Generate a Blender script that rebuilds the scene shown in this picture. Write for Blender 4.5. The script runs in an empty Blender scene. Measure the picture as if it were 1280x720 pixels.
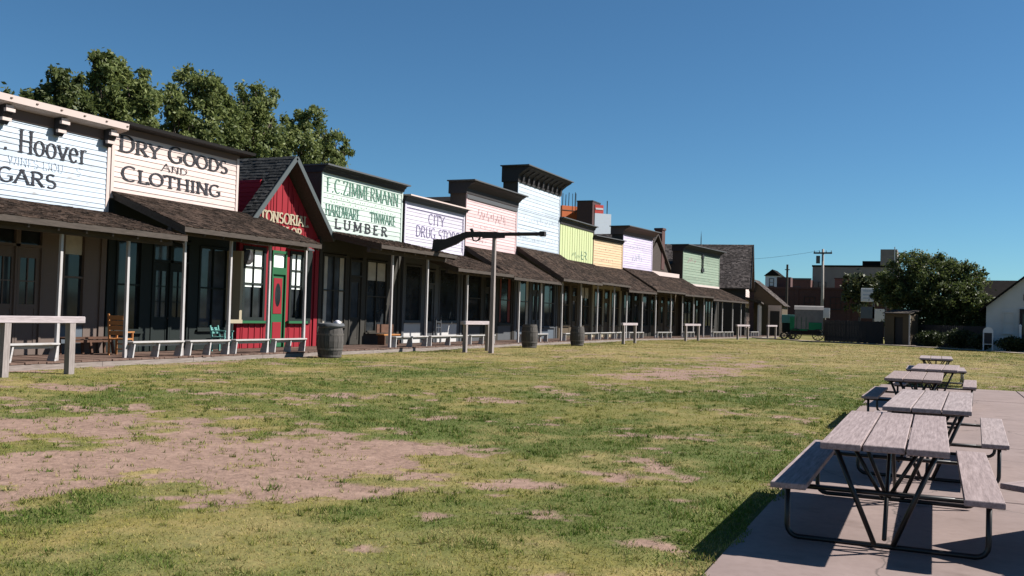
import bpy, math, random
import numpy as np
from mathutils import Vector, Matrix

random.seed(7)
rng = np.random.default_rng(11)
scene = bpy.context.scene
COL = scene.collection

# ------------------------------------------------------------------ camera
CAM_H = 1.6
yaw, pitch, roll = math.radians(23.8), math.radians(1.53), math.radians(1.7)
fw = Vector((-math.sin(yaw)*math.cos(pitch), math.cos(yaw)*math.cos(pitch), math.sin(pitch)))
rt = Vector((math.cos(yaw), math.sin(yaw), 0))
up = rt.cross(fw)
cr = rt*math.cos(roll) + up*math.sin(roll)
cu = up*math.cos(roll) - rt*math.sin(roll)
cam = bpy.data.cameras.new('camera')
cam.sensor_width = 36.0
cam.lens = 36.0*1200/1280
cam.clip_start = 0.1
cam.clip_end = 4000
camo = bpy.data.objects.new('camera', cam)
COL.objects.link(camo)
camo.matrix_world = Matrix(((cr.x, cu.x, -fw.x, 0), (cr.y, cu.y, -fw.y, 0), (cr.z, cu.z, -fw.z, CAM_H), (0, 0, 0, 1)))
scene.camera = camo

# ------------------------------------------------------------------ sky, sun, exposure
SUN = Vector((0.76, 0.385, 0.75)).normalized()
world = bpy.data.worlds.new('World')
scene.world = world
world.use_nodes = True
wn = world.node_tree
bg = wn.nodes['Background']
sky = wn.nodes.new('ShaderNodeTexSky')
sky.sky_type = 'NISHITA'
sky.sun_disc = False
sky.sun_elevation = math.asin(SUN.z)
sky.sun_rotation = math.atan2(SUN.x, SUN.y)
sky.altitude = 1500
sky.air_density = 1.0
sky.dust_density = 0.1
sky.ozone_density = 5.0
wb = wn.nodes.new('ShaderNodeMix')          # the camera's cool white balance
wb.data_type = 'RGBA'; wb.blend_type = 'MULTIPLY'; wb.inputs[0].default_value = 1.0
wb.inputs[7].default_value = (0.64, 0.94, 1.0, 1)
wn.links.new(sky.outputs[0], wb.inputs[6])
wn.links.new(wb.outputs[2], bg.inputs[0])
bg.inputs[1].default_value = 0.051
sl = bpy.data.lights.new('sun', 'SUN')
sl.energy = 5.0
sl.angle = math.radians(0.5)
sl.color = (1.0, 0.95, 0.88)
so = bpy.data.objects.new('sun', sl)
COL.objects.link(so)
so.rotation_euler = (-SUN).to_track_quat('-Z', 'Y').to_euler()
so.location = (20, 10, 30)
vs = scene.view_settings
vs.view_transform = 'Standard'
vs.look = 'None'
vs.exposure = 0.95
vs.gamma = 1.0
vs.use_curve_mapping = False

# ------------------------------------------------------------------ materials
MATS = {}

def new_mat(name):
    m = bpy.data.materials.new(name)
    m.use_nodes = True
    nt = m.node_tree
    b = nt.nodes['Principled BSDF']
    return m, nt, b

def mixc(nt, fac, a, b):
    n = nt.nodes.new('ShaderNodeMix')
    n.data_type = 'RGBA'
    for sock, val in ((n.inputs[0], fac), (n.inputs[6], a), (n.inputs[7], b)):
        if isinstance(val, bpy.types.NodeSocket):
            nt.links.new(val, sock)
        elif isinstance(val, (tuple, list)):
            sock.default_value = (*val[:3], 1)
        else:
            sock.default_value = val
    return n.outputs[2]

def ramp(nt, src, p0, p1, c0=(0, 0, 0), c1=(1, 1, 1)):
    n = nt.nodes.new('ShaderNodeValToRGB')
    n.color_ramp.elements[0].position = p0
    n.color_ramp.elements[1].position = p1
    n.color_ramp.elements[0].color = (*c0, 1)
    n.color_ramp.elements[1].color = (*c1, 1)
    nt.links.new(src, n.inputs[0])
    return n.outputs[0]

def noise(nt, scale, detail=4, stretch=(1, 1, 1), rough=0.6, world_space=False):
    if world_space:
        tc = nt.nodes.new('ShaderNodeNewGeometry').outputs['Position']
    else:
        tc = nt.nodes.new('ShaderNodeTexCoord').outputs['Object']
    mp = nt.nodes.new('ShaderNodeMapping')
    mp.inputs['Scale'].default_value = stretch
    nt.links.new(tc, mp.inputs[0])
    n = nt.nodes.new('ShaderNodeTexNoise')
    n.inputs['Scale'].default_value = scale
    n.inputs['Detail'].default_value = detail
    n.inputs['Roughness'].default_value = rough
    nt.links.new(mp.outputs[0], n.inputs[0])
    return n.outputs[0]

def island(nt):
    return nt.nodes.new('ShaderNodeNewGeometry').outputs['Random Per Island']

def bump(nt, b, h, strength=0.3, dist=0.01):
    n = nt.nodes.new('ShaderNodeBump')
    n.inputs['Strength'].default_value = strength
    n.inputs['Distance'].default_value = dist
    nt.links.new(h, n.inputs['Height'])
    nt.links.new(n.outputs[0], b.inputs['Normal'])

def paint(name, col, wear=0.35, under=(0.22, 0.18, 0.15), var=0.13, stretch=(0.6, 0.6, 5), rough=0.75):
    """worn paint on wood: streaks of bare wood, a little tone change from board to board"""
    m, nt, b = new_mat(name)
    n1 = noise(nt, 2.5, 8, stretch, 0.7)
    f = ramp(nt, n1, 0.72-wear*0.42, 0.80-wear*0.25)
    dark = tuple(c*(1-2.2*var) for c in col)
    base = mixc(nt, island(nt), col, dark)
    n2 = noise(nt, 0.6, 3)
    base = mixc(nt, ramp(nt, n2, 0.35, 0.7), base, tuple(c*0.88 for c in col))
    out = mixc(nt, f, base, under)
    nt.links.new(out, b.inputs['Base Color'])
    b.inputs['Roughness'].default_value = rough
    b.inputs['Specular IOR Level'].default_value = 0.3
    bump(nt, b, n1, 0.25, 0.006)
    MATS[name] = m
    return m

def wood(name, c0, c1, stretch=(1, 1, 1), scale=6, rough=0.85, islandvar=True):
    m, nt, b = new_mat(name)
    n1 = noise(nt, scale, 8, stretch, 0.65)
    c = mixc(nt, ramp(nt, n1, 0.3, 0.72), c0, c1)
    if islandvar:
        c = mixc(nt, ramp(nt, island(nt), 0, 1, (0, 0, 0), (0.55, 0.55, 0.55)), c, tuple(x*0.5 for x in c0))
    n2 = noise(nt, 1.1, 4)
    c = mixc(nt, ramp(nt, n2, 0.45, 0.75, (0, 0, 0), (0.45, 0.45, 0.45)), c, c0)
    nt.links.new(c, b.inputs['Base Color'])
    b.inputs['Roughness'].default_value = rough
    b.inputs['Specular IOR Level'].default_value = 0.25
    bump(nt, b, n1, 0.4, 0.008)
    MATS[name] = m
    return m

def plain(name, col, rough=0.6, metal=0.0, var=0.2, scale=3, spec=0.4):
    m, nt, b = new_mat(name)
    n1 = noise(nt, scale, 6)
    c = mixc(nt, ramp(nt, n1, 0.3, 0.75), col, tuple(x*(1-var) for x in col))
    nt.links.new(c, b.inputs['Base Color'])
    b.inputs['Roughness'].default_value = rough
    b.inputs['Metallic'].default_value = metal
    b.inputs['Specular IOR Level'].default_value = spec
    MATS[name] = m
    return m

def ink(name, col, wear=0.5):
    m, nt, b = new_mat(name)
    n1 = noise(nt, 5, 8, (0.8, 1, 6), 0.7)
    c = mixc(nt, ramp(nt, n1, 0.35, 0.62), col, tuple(min(1, x*2.2+0.02) for x in col))
    nt.links.new(c, b.inputs['Base Color'])
    b.inputs['Roughness'].default_value = 0.85
    b.inputs['Specular IOR Level'].default_value = 0.2
    t = nt.nodes.new('ShaderNodeBsdfTransparent')
    mx = nt.nodes.new('ShaderNodeMixShader')
    nt.links.new(ramp(nt, n1, 0.66-0.2*wear, 0.74-0.16*wear), mx.inputs[0])
    nt.links.new(b.outputs[0], mx.inputs[1]); nt.links.new(t.outputs[0], mx.inputs[2])
    nt.links.new(mx.outputs[0], nt.nodes['Material Output'].inputs[0])
    MATS[name] = m
    return m

def glass(name, col=(0.012, 0.014, 0.016)):
    m, nt, b = new_mat(name)
    n1 = noise(nt, 0.9, 3)
    c = mixc(nt, ramp(nt, n1, 0.4, 0.7), col, tuple(x*2.5 for x in col))
    nt.links.new(c, b.inputs['Base Color'])
    b.inputs['Roughness'].default_value = 0.06
    b.inputs['Specular IOR Level'].default_value = 0.34
    bump(nt, b, n1, 0.04, 0.01)
    MATS[name] = m
    return m

def leafmat(name, c0, c1, trans=0.25):
    m, nt, b = new_mat(name)
    r = island(nt)
    n2 = noise(nt, 0.5, 3, world_space=True)
    c = mixc(nt, r, c0, c1)
    c = mixc(nt, ramp(nt, n2, 0.35, 0.7, (0, 0, 0), (0.6, 0.6, 0.6)), c, c0)
    nt.links.new(c, b.inputs['Base Color'])
    b.inputs['Roughness'].default_value = 0.55
    b.inputs['Specular IOR Level'].default_value = 0.3
    t = nt.nodes.new('ShaderNodeBsdfTranslucent')
    nt.links.new(c, t.inputs[0])
    mx = nt.nodes.new('ShaderNodeMixShader')
    mx.inputs[0].default_value = trans
    nt.links.new(b.outputs[0], mx.inputs[1])
    nt.links.new(t.outputs[0], mx.inputs[2])
    nt.links.new(mx.outputs[0], nt.nodes['Material Output'].inputs[0])
    MATS[name] = m
    return m

def brickmat(name, col, mortar, scale=1.0):
    m, nt, b = new_mat(name)
    tc = nt.nodes.new('ShaderNodeTexCoord')
    mp = nt.nodes.new('ShaderNodeMapping')
    mp.inputs['Rotation'].default_value = (math.radians(90), 0, 0)
    nt.links.new(tc.outputs['Object'], mp.inputs[0])
    br = nt.nodes.new('ShaderNodeTexBrick')
    br.inputs['Scale'].default_value = 4*scale
    br.inputs['Color1'].default_value = (*col, 1)
    br.inputs['Color2'].default_value = (*[c*0.65 for c in col], 1)
    br.inputs['Mortar'].default_value = (*mortar, 1)
    nt.links.new(mp.outputs[0], br.inputs[0])
    n1 = noise(nt, 0.4, 5)
    c = mixc(nt, ramp(nt, n1, 0.35, 0.7, (0, 0, 0), (0.5, 0.5, 0.5)), br.outputs[0], tuple(x*0.6 for x in col))
    nt.links.new(c, b.inputs['Base Color'])
    b.inputs['Roughness'].default_value = 0.9
    MATS[name] = m
    return m

# paints
paint('p_blue_white', (0.48, 0.545, 0.62), 0.36)
paint('p_cream_pink', (0.60, 0.485, 0.45), 0.3, (0.40, 0.30, 0.26))
paint('p_red', (0.25, 0.008, 0.018), 0.10, (0.12, 0.02, 0.02), 0.14, (3, 3, 0.4))
paint('p_red_lap', (0.42, 0.014, 0.030), 0.10, (0.14, 0.02, 0.02), 0.14)
paint('p_mint', (0.475, 0.55, 0.505), 0.34, (0.42, 0.40, 0.34))
paint('p_lilac_white', (0.53, 0.50, 0.58), 0.28, (0.45, 0.42, 0.42))
paint('p_pink', (0.60, 0.445, 0.45), 0.32, (0.50, 0.36, 0.34))
paint('p_ice', (0.465, 0.53, 0.60), 0.36, (0.42, 0.44, 0.46))
paint('p_lime', (0.47, 0.525, 0.28), 0.32, (0.40, 0.38, 0.25), 0.10, (4, 4, 0.4))
paint('p_peach', (0.59, 0.43, 0.27), 0.32, (0.5, 0.34, 0.22))
paint('p_lavender', (0.53, 0.475, 0.60), 0.3, (0.5, 0.46, 0.52))
paint('p_sage', (0.22, 0.285, 0.215), 0.38, (0.36, 0.30, 0.24))
paint('p_white', (0.50, 0.49, 0.48), 0.30, (0.34, 0.28, 0.24))
paint('p_trim_white', (0.58, 0.475, 0.44), 0.28, (0.36, 0.26, 0.22))
paint('p_post', (0.42, 0.405, 0.41), 0.55, (0.26, 0.22, 0.20), 0.1, (8, 8, 0.7))
paint('p_bench', (0.42, 0.405, 0.40), 0.50, (0.26, 0.22, 0.19), 0.12, (1, 1, 6))
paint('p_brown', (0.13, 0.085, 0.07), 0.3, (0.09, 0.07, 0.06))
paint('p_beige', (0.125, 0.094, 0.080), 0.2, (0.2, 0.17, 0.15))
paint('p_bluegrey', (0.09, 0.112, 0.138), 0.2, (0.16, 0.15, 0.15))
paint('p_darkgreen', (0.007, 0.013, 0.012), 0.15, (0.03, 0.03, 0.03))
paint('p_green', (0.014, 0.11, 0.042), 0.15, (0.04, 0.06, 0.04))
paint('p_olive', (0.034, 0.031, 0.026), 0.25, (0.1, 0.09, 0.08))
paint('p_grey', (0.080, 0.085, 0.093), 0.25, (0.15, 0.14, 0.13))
paint('p_teal', (0.13, 0.33, 0.30), 0.2, (0.2, 0.2, 0.18))
paint('p_orange_wood', (0.42, 0.18, 0.06), 0.2, (0.3, 0.14, 0.06))
paint('p_tan', (0.090, 0.067, 0.042), 0.25, (0.14, 0.12, 0.09))
paint('p_dark', (0.035, 0.032, 0.034), 0.2, (0.06, 0.05, 0.045))
paint('p_wagon', (0.015, 0.20, 0.085), 0.15, (0.06, 0.07, 0.05))
paint('p_rake', (0.07, 0.085, 0.09), 0.3, (0.05, 0.045, 0.04))
paint('p_cream', (0.36, 0.31, 0.22), 0.15, (0.4, 0.3, 0.2))
paint('p_shade_white', (0.86, 0.92, 0.88), 0.0)
def shinglemat(name, c0, c1, c2):
    m, nt, b = new_mat(name)
    n1 = noise(nt, 14, 6)
    n2 = noise(nt, 0.8, 4)
    c = mixc(nt, ramp(nt, island(nt), 0.1, 0.95), c0, c1)
    c = mixc(nt, ramp(nt, n2, 0.42, 0.68, (0, 0, 0), (0.75, 0.75, 0.75)), c, c0)
    c = mixc(nt, ramp(nt, n1, 0.5, 0.75, (0, 0, 0), (0.6, 0.6, 0.6)), c, c2)
    nt.links.new(c, b.inputs['Base Color'])
    b.inputs['Roughness'].default_value = 0.95
    b.inputs['Specular IOR Level'].default_value = 0.08
    bump(nt, b, n1, 0.6, 0.012)
    MATS[name] = m
shinglemat('shingle', (0.011, 0.008, 0.0065), (0.080, 0.054, 0.042), (0.125, 0.095, 0.078))
shinglemat('shingle_grey', (0.035, 0.029, 0.027), (0.15, 0.125, 0.115), (0.19, 0.165, 0.155))
shinglemat('shingle_dark', (0.020, 0.021, 0.022), (0.060, 0.060, 0.060), (0.09, 0.09, 0.09))
wood('w_grey', (0.19, 0.16, 0.15), (0.44, 0.39, 0.375), (8, 8, 0.6), 5)
wood('w_grey_h', (0.20, 0.17, 0.16), (0.42, 0.38, 0.36), (8, 0.7, 8), 5)
wood('w_dark', (0.045, 0.036, 0.030), (0.10, 0.08, 0.068), (1, 6, 6), 3)
wood('w_deck', (0.10, 0.060, 0.046), (0.20, 0.135, 0.108), (6, 1, 1), 4)
wood('w_table', (0.19, 0.145, 0.142), (0.48, 0.385, 0.38), (13, 0.8, 13), 4)
wood('w_table_pale', (0.20, 0.16, 0.158), (0.50, 0.415, 0.41), (10, 0.6, 10), 4)
wood('w_table_brown', (0.17, 0.125, 0.118), (0.44, 0.35, 0.33), (12, 0.7, 12), 5)
wood('w_grey_edge', (0.16, 0.13, 0.115), (0.36, 0.31, 0.285), (8, 0.7, 8), 4)
wood('w_brown', (0.07, 0.036, 0.024), (0.17, 0.092, 0.06), (1, 6, 6), 3)
wood('w_barrel', (0.050, 0.046, 0.044), (0.145, 0.130, 0.120), (9, 9, 0.7), 3)
plain('drape', (0.42, 0.38, 0.33), 0.95, var=0.3)
plain('drape_red', (0.20, 0.05, 0.04), 0.95, var=0.3)
wood('bark', (0.05, 0.038, 0.03), (0.14, 0.11, 0.09), (6, 6, 0.6), 4, islandvar=False)
ink('ink', (0.012, 0.012, 0.016), 0.25)
ink('ink_faded', (0.24, 0.27, 0.31), 0.6)
ink('ink_purple', (0.05, 0.04, 0.10), 0.45)
ink('ink_green', (0.04, 0.095, 0.07), 0.45)
ink('ink_pale_green', (0.22, 0.32, 0.23), 0.5)
ink('ink_brown', (0.24, 0.15, 0.155), 0.6)
plain('steel_black', (0.010, 0.010, 0.011), 0.38, 0.0)
plain('iron', (0.05, 0.045, 0.042), 0.5, 0.6)
plain('hoop', (0.13, 0.115, 0.105), 0.55, 0.5)
plain('bag', (0.62, 0.61, 0.66), 0.45, var=0.12)
plain('canvas', (0.20, 0.185, 0.18), 0.9, var=0.25)
plain('stucco_grey', (0.20, 0.175, 0.165), 0.9, var=0.25, scale=0.4)
plain('stucco_brown', (0.10, 0.045, 0.040), 0.9, var=0.3, scale=0.6)
plain('panel_orange', (0.55, 0.13, 0.035), 0.6, var=0.2, scale=0.3)
plain('panel_brown', (0.055, 0.024, 0.022), 0.7)
plain('panel_white', (0.52, 0.57, 0.64), 0.6, var=0.08)
plain('panel_red', (0.55, 0.05, 0.04), 0.6)
plain('sign_white', (0.58, 0.58, 0.60), 0.5, var=0.06)
plain('roof_dark', (0.017, 0.015, 0.014), 0.95, var=0.4, spec=0.05)
plain('wall_offwhite', (0.46, 0.47, 0.48), 0.8, var=0.12, scale=1.2)
plain('pole_wood', (0.34, 0.30, 0.27), 0.85, var=0.4, scale=2)
plain('path_gravel', (0.34, 0.28, 0.22), 0.95, var=0.35, scale=2)
plain('hill', (0.12, 0.12, 0.07), 0.95, var=0.3, scale=0.05)
glass('glass')
glass('glass_grey', (0.03, 0.034, 0.04))
brickmat('brick_dark', (0.085, 0.030, 0.026), (0.07, 0.05, 0.045))
brickmat('brick_red', (0.20, 0.06, 0.045), (0.16, 0.11, 0.1))
leafmat('leaf', (0.075, 0.105, 0.030), (0.245, 0.275, 0.095), 0.42)
leafmat('leaf_dark', (0.042, 0.062, 0.018), (0.140, 0.162, 0.050), 0.38)
leafmat('leaf_shrub', (0.018, 0.028, 0.009), (0.055, 0.070, 0.022), 0.25)
leafmat('leaf_olive', (0.045, 0.055, 0.022), (0.10, 0.11, 0.045), 0.2)

def M(x):
    return MATS[x] if isinstance(x, str) else x

# ------------------------------------------------------------------ mesh helpers
class MB:
    def __init__(s):
        s.v = []; s.f = []
    def add(s, vs, fs):
        o = len(s.v)
        s.v += [tuple(p) for p in vs]
        s.f += [tuple(i+o for i in f) for f in fs]
        return s
    def box(s, x0, x1, y0, y1, z0, z1, bev=0.0):
        x0, x1 = min(x0, x1), max(x0, x1); y0, y1 = min(y0, y1), max(y0, y1); z0, z1 = min(z0, z1), max(z0, z1)
        if bev <= 0:
            return s.add([(x0, y0, z0), (x1, y0, z0), (x1, y1, z0), (x0, y1, z0), (x0, y0, z1), (x1, y0, z1), (x1, y1, z1), (x0, y1, z1)],
                         [(0, 3, 2, 1), (4, 5, 6, 7), (0, 1, 5, 4), (1, 2, 6, 5), (2, 3, 7, 6), (3, 0, 4, 7)])
        b = bev
        rings = []
        for z, i in ((z0, b), (z0+b, 0), (z1-b, 0), (z1, b)):
            c = b
            rings.append([(x0+i+c*0, y0+i, z), (x1-i, y0+i, z), (x1-i, y1-i, z), (x0+i, y1-i, z)])
        vs = sum(rings, [])
        fs = [(3, 2, 1, 0), (12, 13, 14, 15)]
        for k in range(3):
            for i in range(4):
                fs.append((k*4+i, k*4+(i+1) % 4, k*4+4+(i+1) % 4, k*4+4+i))
        return s.add(vs, fs)
    def bar(s, p0, p1, w, h, upv=(0, 0, 1)):
        """rectangular bar from p0 to p1; w across, h along upv"""
        p0 = Vector(p0); p1 = Vector(p1); d = (p1-p0).normalized(); u = Vector(upv)
        if abs(d.dot(u)) > 0.98: u = Vector((1, 0, 0))
        a = d.cross(u).normalized(); u = a.cross(d).normalized()
        vs = []
        for p in (p0, p1):
            for sa, su in ((-1, -1), (1, -1), (1, 1), (-1, 1)):
                vs.append(p + a*sa*w/2 + u*su*h/2)
        return s.add(vs, [(0, 1, 2, 3), (7, 6, 5, 4), (0, 4, 5, 1), (1, 5, 6, 2), (2, 6, 7, 3), (3, 7, 4, 0)])
    def tube(s, pts, radii, n=8, cap=True):
        pts = [Vector(p) for p in pts]
        if not isinstance(radii, (list, tuple)): radii = [radii]*len(pts)
        vs = []; fs = []
        prev = None
        for i, p in enumerate(pts):
            d = (pts[min(i+1, len(pts)-1)] - pts[max(i-1, 0)]).normalized()
            if prev is None:
                ref = Vector((0, 0, 1)) if abs(d.z) < 0.9 else Vector((1, 0, 0))
                a = d.cross(ref).normalized()
            else:
                a = (prev - d*prev.dot(d)).normalized()
            prev = a
            b = d.cross(a)
            for k in range(n):
                t = 2*math.pi*k/n
                vs.append(p + (a*math.cos(t)+b*math.sin(t))*radii[i])
        for i in range(len(pts)-1):
            for k in range(n):
                fs.append((i*n+k, i*n+(k+1) % n, (i+1)*n+(k+1) % n, (i+1)*n+k))
        if cap:
            fs.append(tuple(range(n-1, -1, -1)))
            fs.append(tuple((len(pts)-1)*n+k for k in range(n)))
        return s.add(vs, fs)
    def lathe(s, prof, c=(0, 0, 0), n=24, cap=True):
        vs = []; fs = []
        for r, z in prof:
            for k in range(n):
                t = 2*math.pi*k/n
                vs.append((c[0]+r*math.cos(t), c[1]+r*math.sin(t), c[2]+z))
        for i in range(len(prof)-1):
            for k in range(n):
                fs.append((i*n+k, i*n+(k+1) % n, (i+1)*n+(k+1) % n, (i+1)*n+k))
        if cap:
            fs.append(tuple(range(n-1, -1, -1)))
            fs.append(tuple((len(prof)-1)*n+k for k in range(n)))
        return s.add(vs, fs)
    def prism_x(s, prof, x0, x1):
        """profile in (y,z) extruded along x"""
        n = len(prof)
        vs = [(x0, y, z) for y, z in prof]+[(x1, y, z) for y, z in prof]
        fs = [tuple(range(n)), tuple(range(2*n-1, n-1, -1))]
        for i in range(n):
            j = (i+1) % n
            fs.append((i, n+i, n+j, j))
        return s.add(vs, fs)
    def prism_y(s, prof, y0, y1):
        """profile in (x,z) extruded along y"""
        n = len(prof)
        vs = [(x, y0, z) for x, z in prof]+[(x, y1, z) for x, z in prof]
        fs = [tuple(range(n)), tuple(range(2*n-1, n-1, -1))]
        for i in range(n):
            j = (i+1) % n
            fs.append((i, n+i, n+j, j))
        return s.add(vs, fs)
    def build(s, name, mat, parent=None, smooth=False, kind=None, loc=None, fix=True):
        me = bpy.data.meshes.new(name)
        me.from_pydata(s.v, [], s.f)
        if fix:
            import bmesh
            bm = bmesh.new(); bm.from_mesh(me)
            bmesh.ops.recalc_face_normals(bm, faces=bm.faces)
            bm.to_mesh(me); bm.free()
        me.materials.append(M(mat))
        if smooth:
            me.polygons.foreach_set('use_smooth', [True]*len(me.polygons))
            me.update()
        o = bpy.data.objects.new(name, me)
        COL.objects.link(o)
        if parent is not None: o.parent = parent
        if loc: o.location = loc
        if kind: o['kind'] = kind
        return o

def tag(o, label, cat, group=None):
    o['label'] = label; o['category'] = cat
    if group: o['group'] = group
    return o

def thing(name, label, cat, loc=(0, 0, 0), rz=0.0, group=None):
    o = bpy.data.objects.new(name, None)
    o.empty_display_size = 0.3
    COL.objects.link(o)
    o.location = loc
    o.rotation_euler = (0, 0, rz)
    return tag(o, label, cat, group)

def copy_tree(o, parent=None):
    c = o.copy(); COL.objects.link(c)
    if parent is not None: c.parent = parent
    for ch in list(o.children):
        copy_tree(ch, c)
    return c

# ------------------------------------------------------------------ 2-D value noise for the lawn
_lat = rng.random((256, 256))
def vnoise(x, y, s):
    x = np.asarray(x)/s; y = np.asarray(y)/s
    xi = np.floor(x).astype(int); yi = np.floor(y).astype(int)
    fx = x-xi; fy = y-yi
    fx = fx*fx*(3-2*fx); fy = fy*fy*(3-2*fy)
    g = lambda a, b: _lat[a % 256, b % 256]
    return (g(xi, yi)*(1-fx)+g(xi+1, yi)*fx)*(1-fy)+(g(xi, yi+1)*(1-fx)+g(xi+1, yi+1)*fx)*fy
def fbm(x, y, s, o=4):
    t = 0; a = 1; w = 0
    for k in range(o):
        t = t+a*vnoise(x+17.3*k, y-9.1*k, s/2**k); w += a; a *= 0.55
    return t/w

def blob(x, y, cx, cy, rx, ry, ang=0.0):
    c, s_ = math.cos(ang), math.sin(ang)
    dx = x-cx; dy = y-cy
    a = (dx*c+dy*s_)/rx; b = (-dx*s_+dy*c)/ry
    return np.exp(-(a*a+b*b))

BARE = [(-10.2, 9.0, 2.1, 1.25, 0.6, 1.2), (-7.2, 8.7, 1.7, 1.15, 0.55, 1.15), (-6.1, 7.7, 1.8, 1.0, 0.55, 1.2), (-5.5, 9.3, 1.1, 0.7, 0.5, 0.75), (-3.3, 8.6, 0.6, 0.3, 0.6, 0.7), (-14.8, 12.6, 1.0, 0.6, 0.7, 0.9),
        (-12.0, 10.4, 1.3, 0.6, 0.6, 0.8), (-10.1, 14.9, 1.5, 0.5, 0.75, 0.7), (-7.0, 16.0, 1.1, 0.5, 0.75, 0.8), (-6.4, 31.0, 1.3, 7.5, -0.12, 0.9), (-7.2, 26.5, 1.3, 3.0, 0.3, 0.75), (-7.8, 6.7, 1.2, 0.6, 0.6, 0.8), (-4.8, 6.9, 0.9, 0.4, 0.5, 0.7),
        (-8.4, 42.0, 1.0, 5, 0.1, 0.7), (-5.0, 5.1, 0.6, 0.3, 0.5, 0.35), (-18.7, 22, 0.6, 10, 0, 0.45), (-3.9, 4.6, 0.5, 0.3, 0.4, 0.3)]
GREEN = [(-2.6, 10.0, 1.6, 3.2, 0.15, 0.9), (-5.5, 12.6, 3.0, 1.2, 0.5, 0.8), (-2.6, 19.0, 1.2, 6, 0, 0.6), (-6.2, 5.2, 0.8, 0.5, 0.6, 1.2), (-3.4, 11.6, 2.6, 1.1, 0.6, 1.2), (-2.5, 7.0, 1.5, 0.8, 0.6, 1.0), (-11.5, 13.5, 4, 2.2, 0.8, 0.6), (-5.2, 19.0, 3.0, 2.5, 0.7, 0.6), (-3.2, 27, 1.6, 6, -0.1, 0.4),
         (-13.5, 21, 3, 5, 0.2, 0.6), (-13.5, 50, 2.5, 6, 0, 0.35), (-2.0, 13.5, 0.8, 3.0, 0, 0.6), (-8.0, 12.4, 2.0, 0.8, 0.6, 0.7)]
DRY = [(-15, 33, 4, 9, 0, 0.5), (-9, 36, 8, 6, 0, 0.35), (-10, 45, 14, 9, 0, 0.35), (-6, 70, 16, 16, 0, 0.55), (-7.5, 6.6, 1.5, 0.7, 0.6, 0.6), (-3.2, 9.6, 1.2, 0.6, 0.5, 0.5), (-4.4, 5.2, 1.8, 0.7, 0.55, 1.0), (-13.5, 42, 5, 8, 0, 0.9), (-12, 58, 6, 10, 0, 0.9), (-5, 58, 6, 14, 0, 1.0), (3, 45, 6, 12, 0, 0.9), (-15.5, 31, 2.5, 3, 0, 0.8), (-1.5, 6.3, 0.35, 0.9, 0, 0.5)]

def lawn(x, y):
    """bare, green, dry in 0..1 at world x, y"""
    wx = x+(fbm(x, y, 1.7)-0.5)*2.0; wy = y+(fbm(x+50, y+9, 1.7)-0.5)*2.0
    b = sum(w*blob(wx, wy, cx, cy, rx, ry, a) for cx, cy, rx, ry, a, w in BARE)
    T = 0.70+1.1*(fbm(x, y, 1.3, 3)-0.5)+2.7*(fbm(x+31, y+77, 0.55, 4)-0.5)+1.3*(fbm(x+71, y+37, 0.16, 2)-0.5)
    b = b*1.2+np.clip((fbm(x-11, y+5, 2.6, 4)-0.64)*1.1, 0, 0.22)
    b = b-T+0.26
    g = sum(w*blob(wx, wy, cx, cy, rx, ry, a) for cx, cy, rx, ry, a, w in GREEN)
    d = sum(w*blob(wx, wy, cx, cy, rx, ry, a) for cx, cy, rx, ry, a, w in DRY)
    b = np.clip(b*1.5, 0, 1)
    g = np.clip(0.30+0.85*g+(fbm(x+3, y+3, 3.0, 4)-0.5)*2.0+(fbm(x+13, y-3, 0.42, 3)-0.5)*1.7, 0, 1)
    d = np.clip(0.16+0.75*d+(fbm(x-7, y+19, 2.4, 4)-0.5)*1.8+(fbm(x+23, y-31, 0.36, 3)-0.5)*2.0-0.25*g, 0, 1)
    return b, g, d

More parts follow.
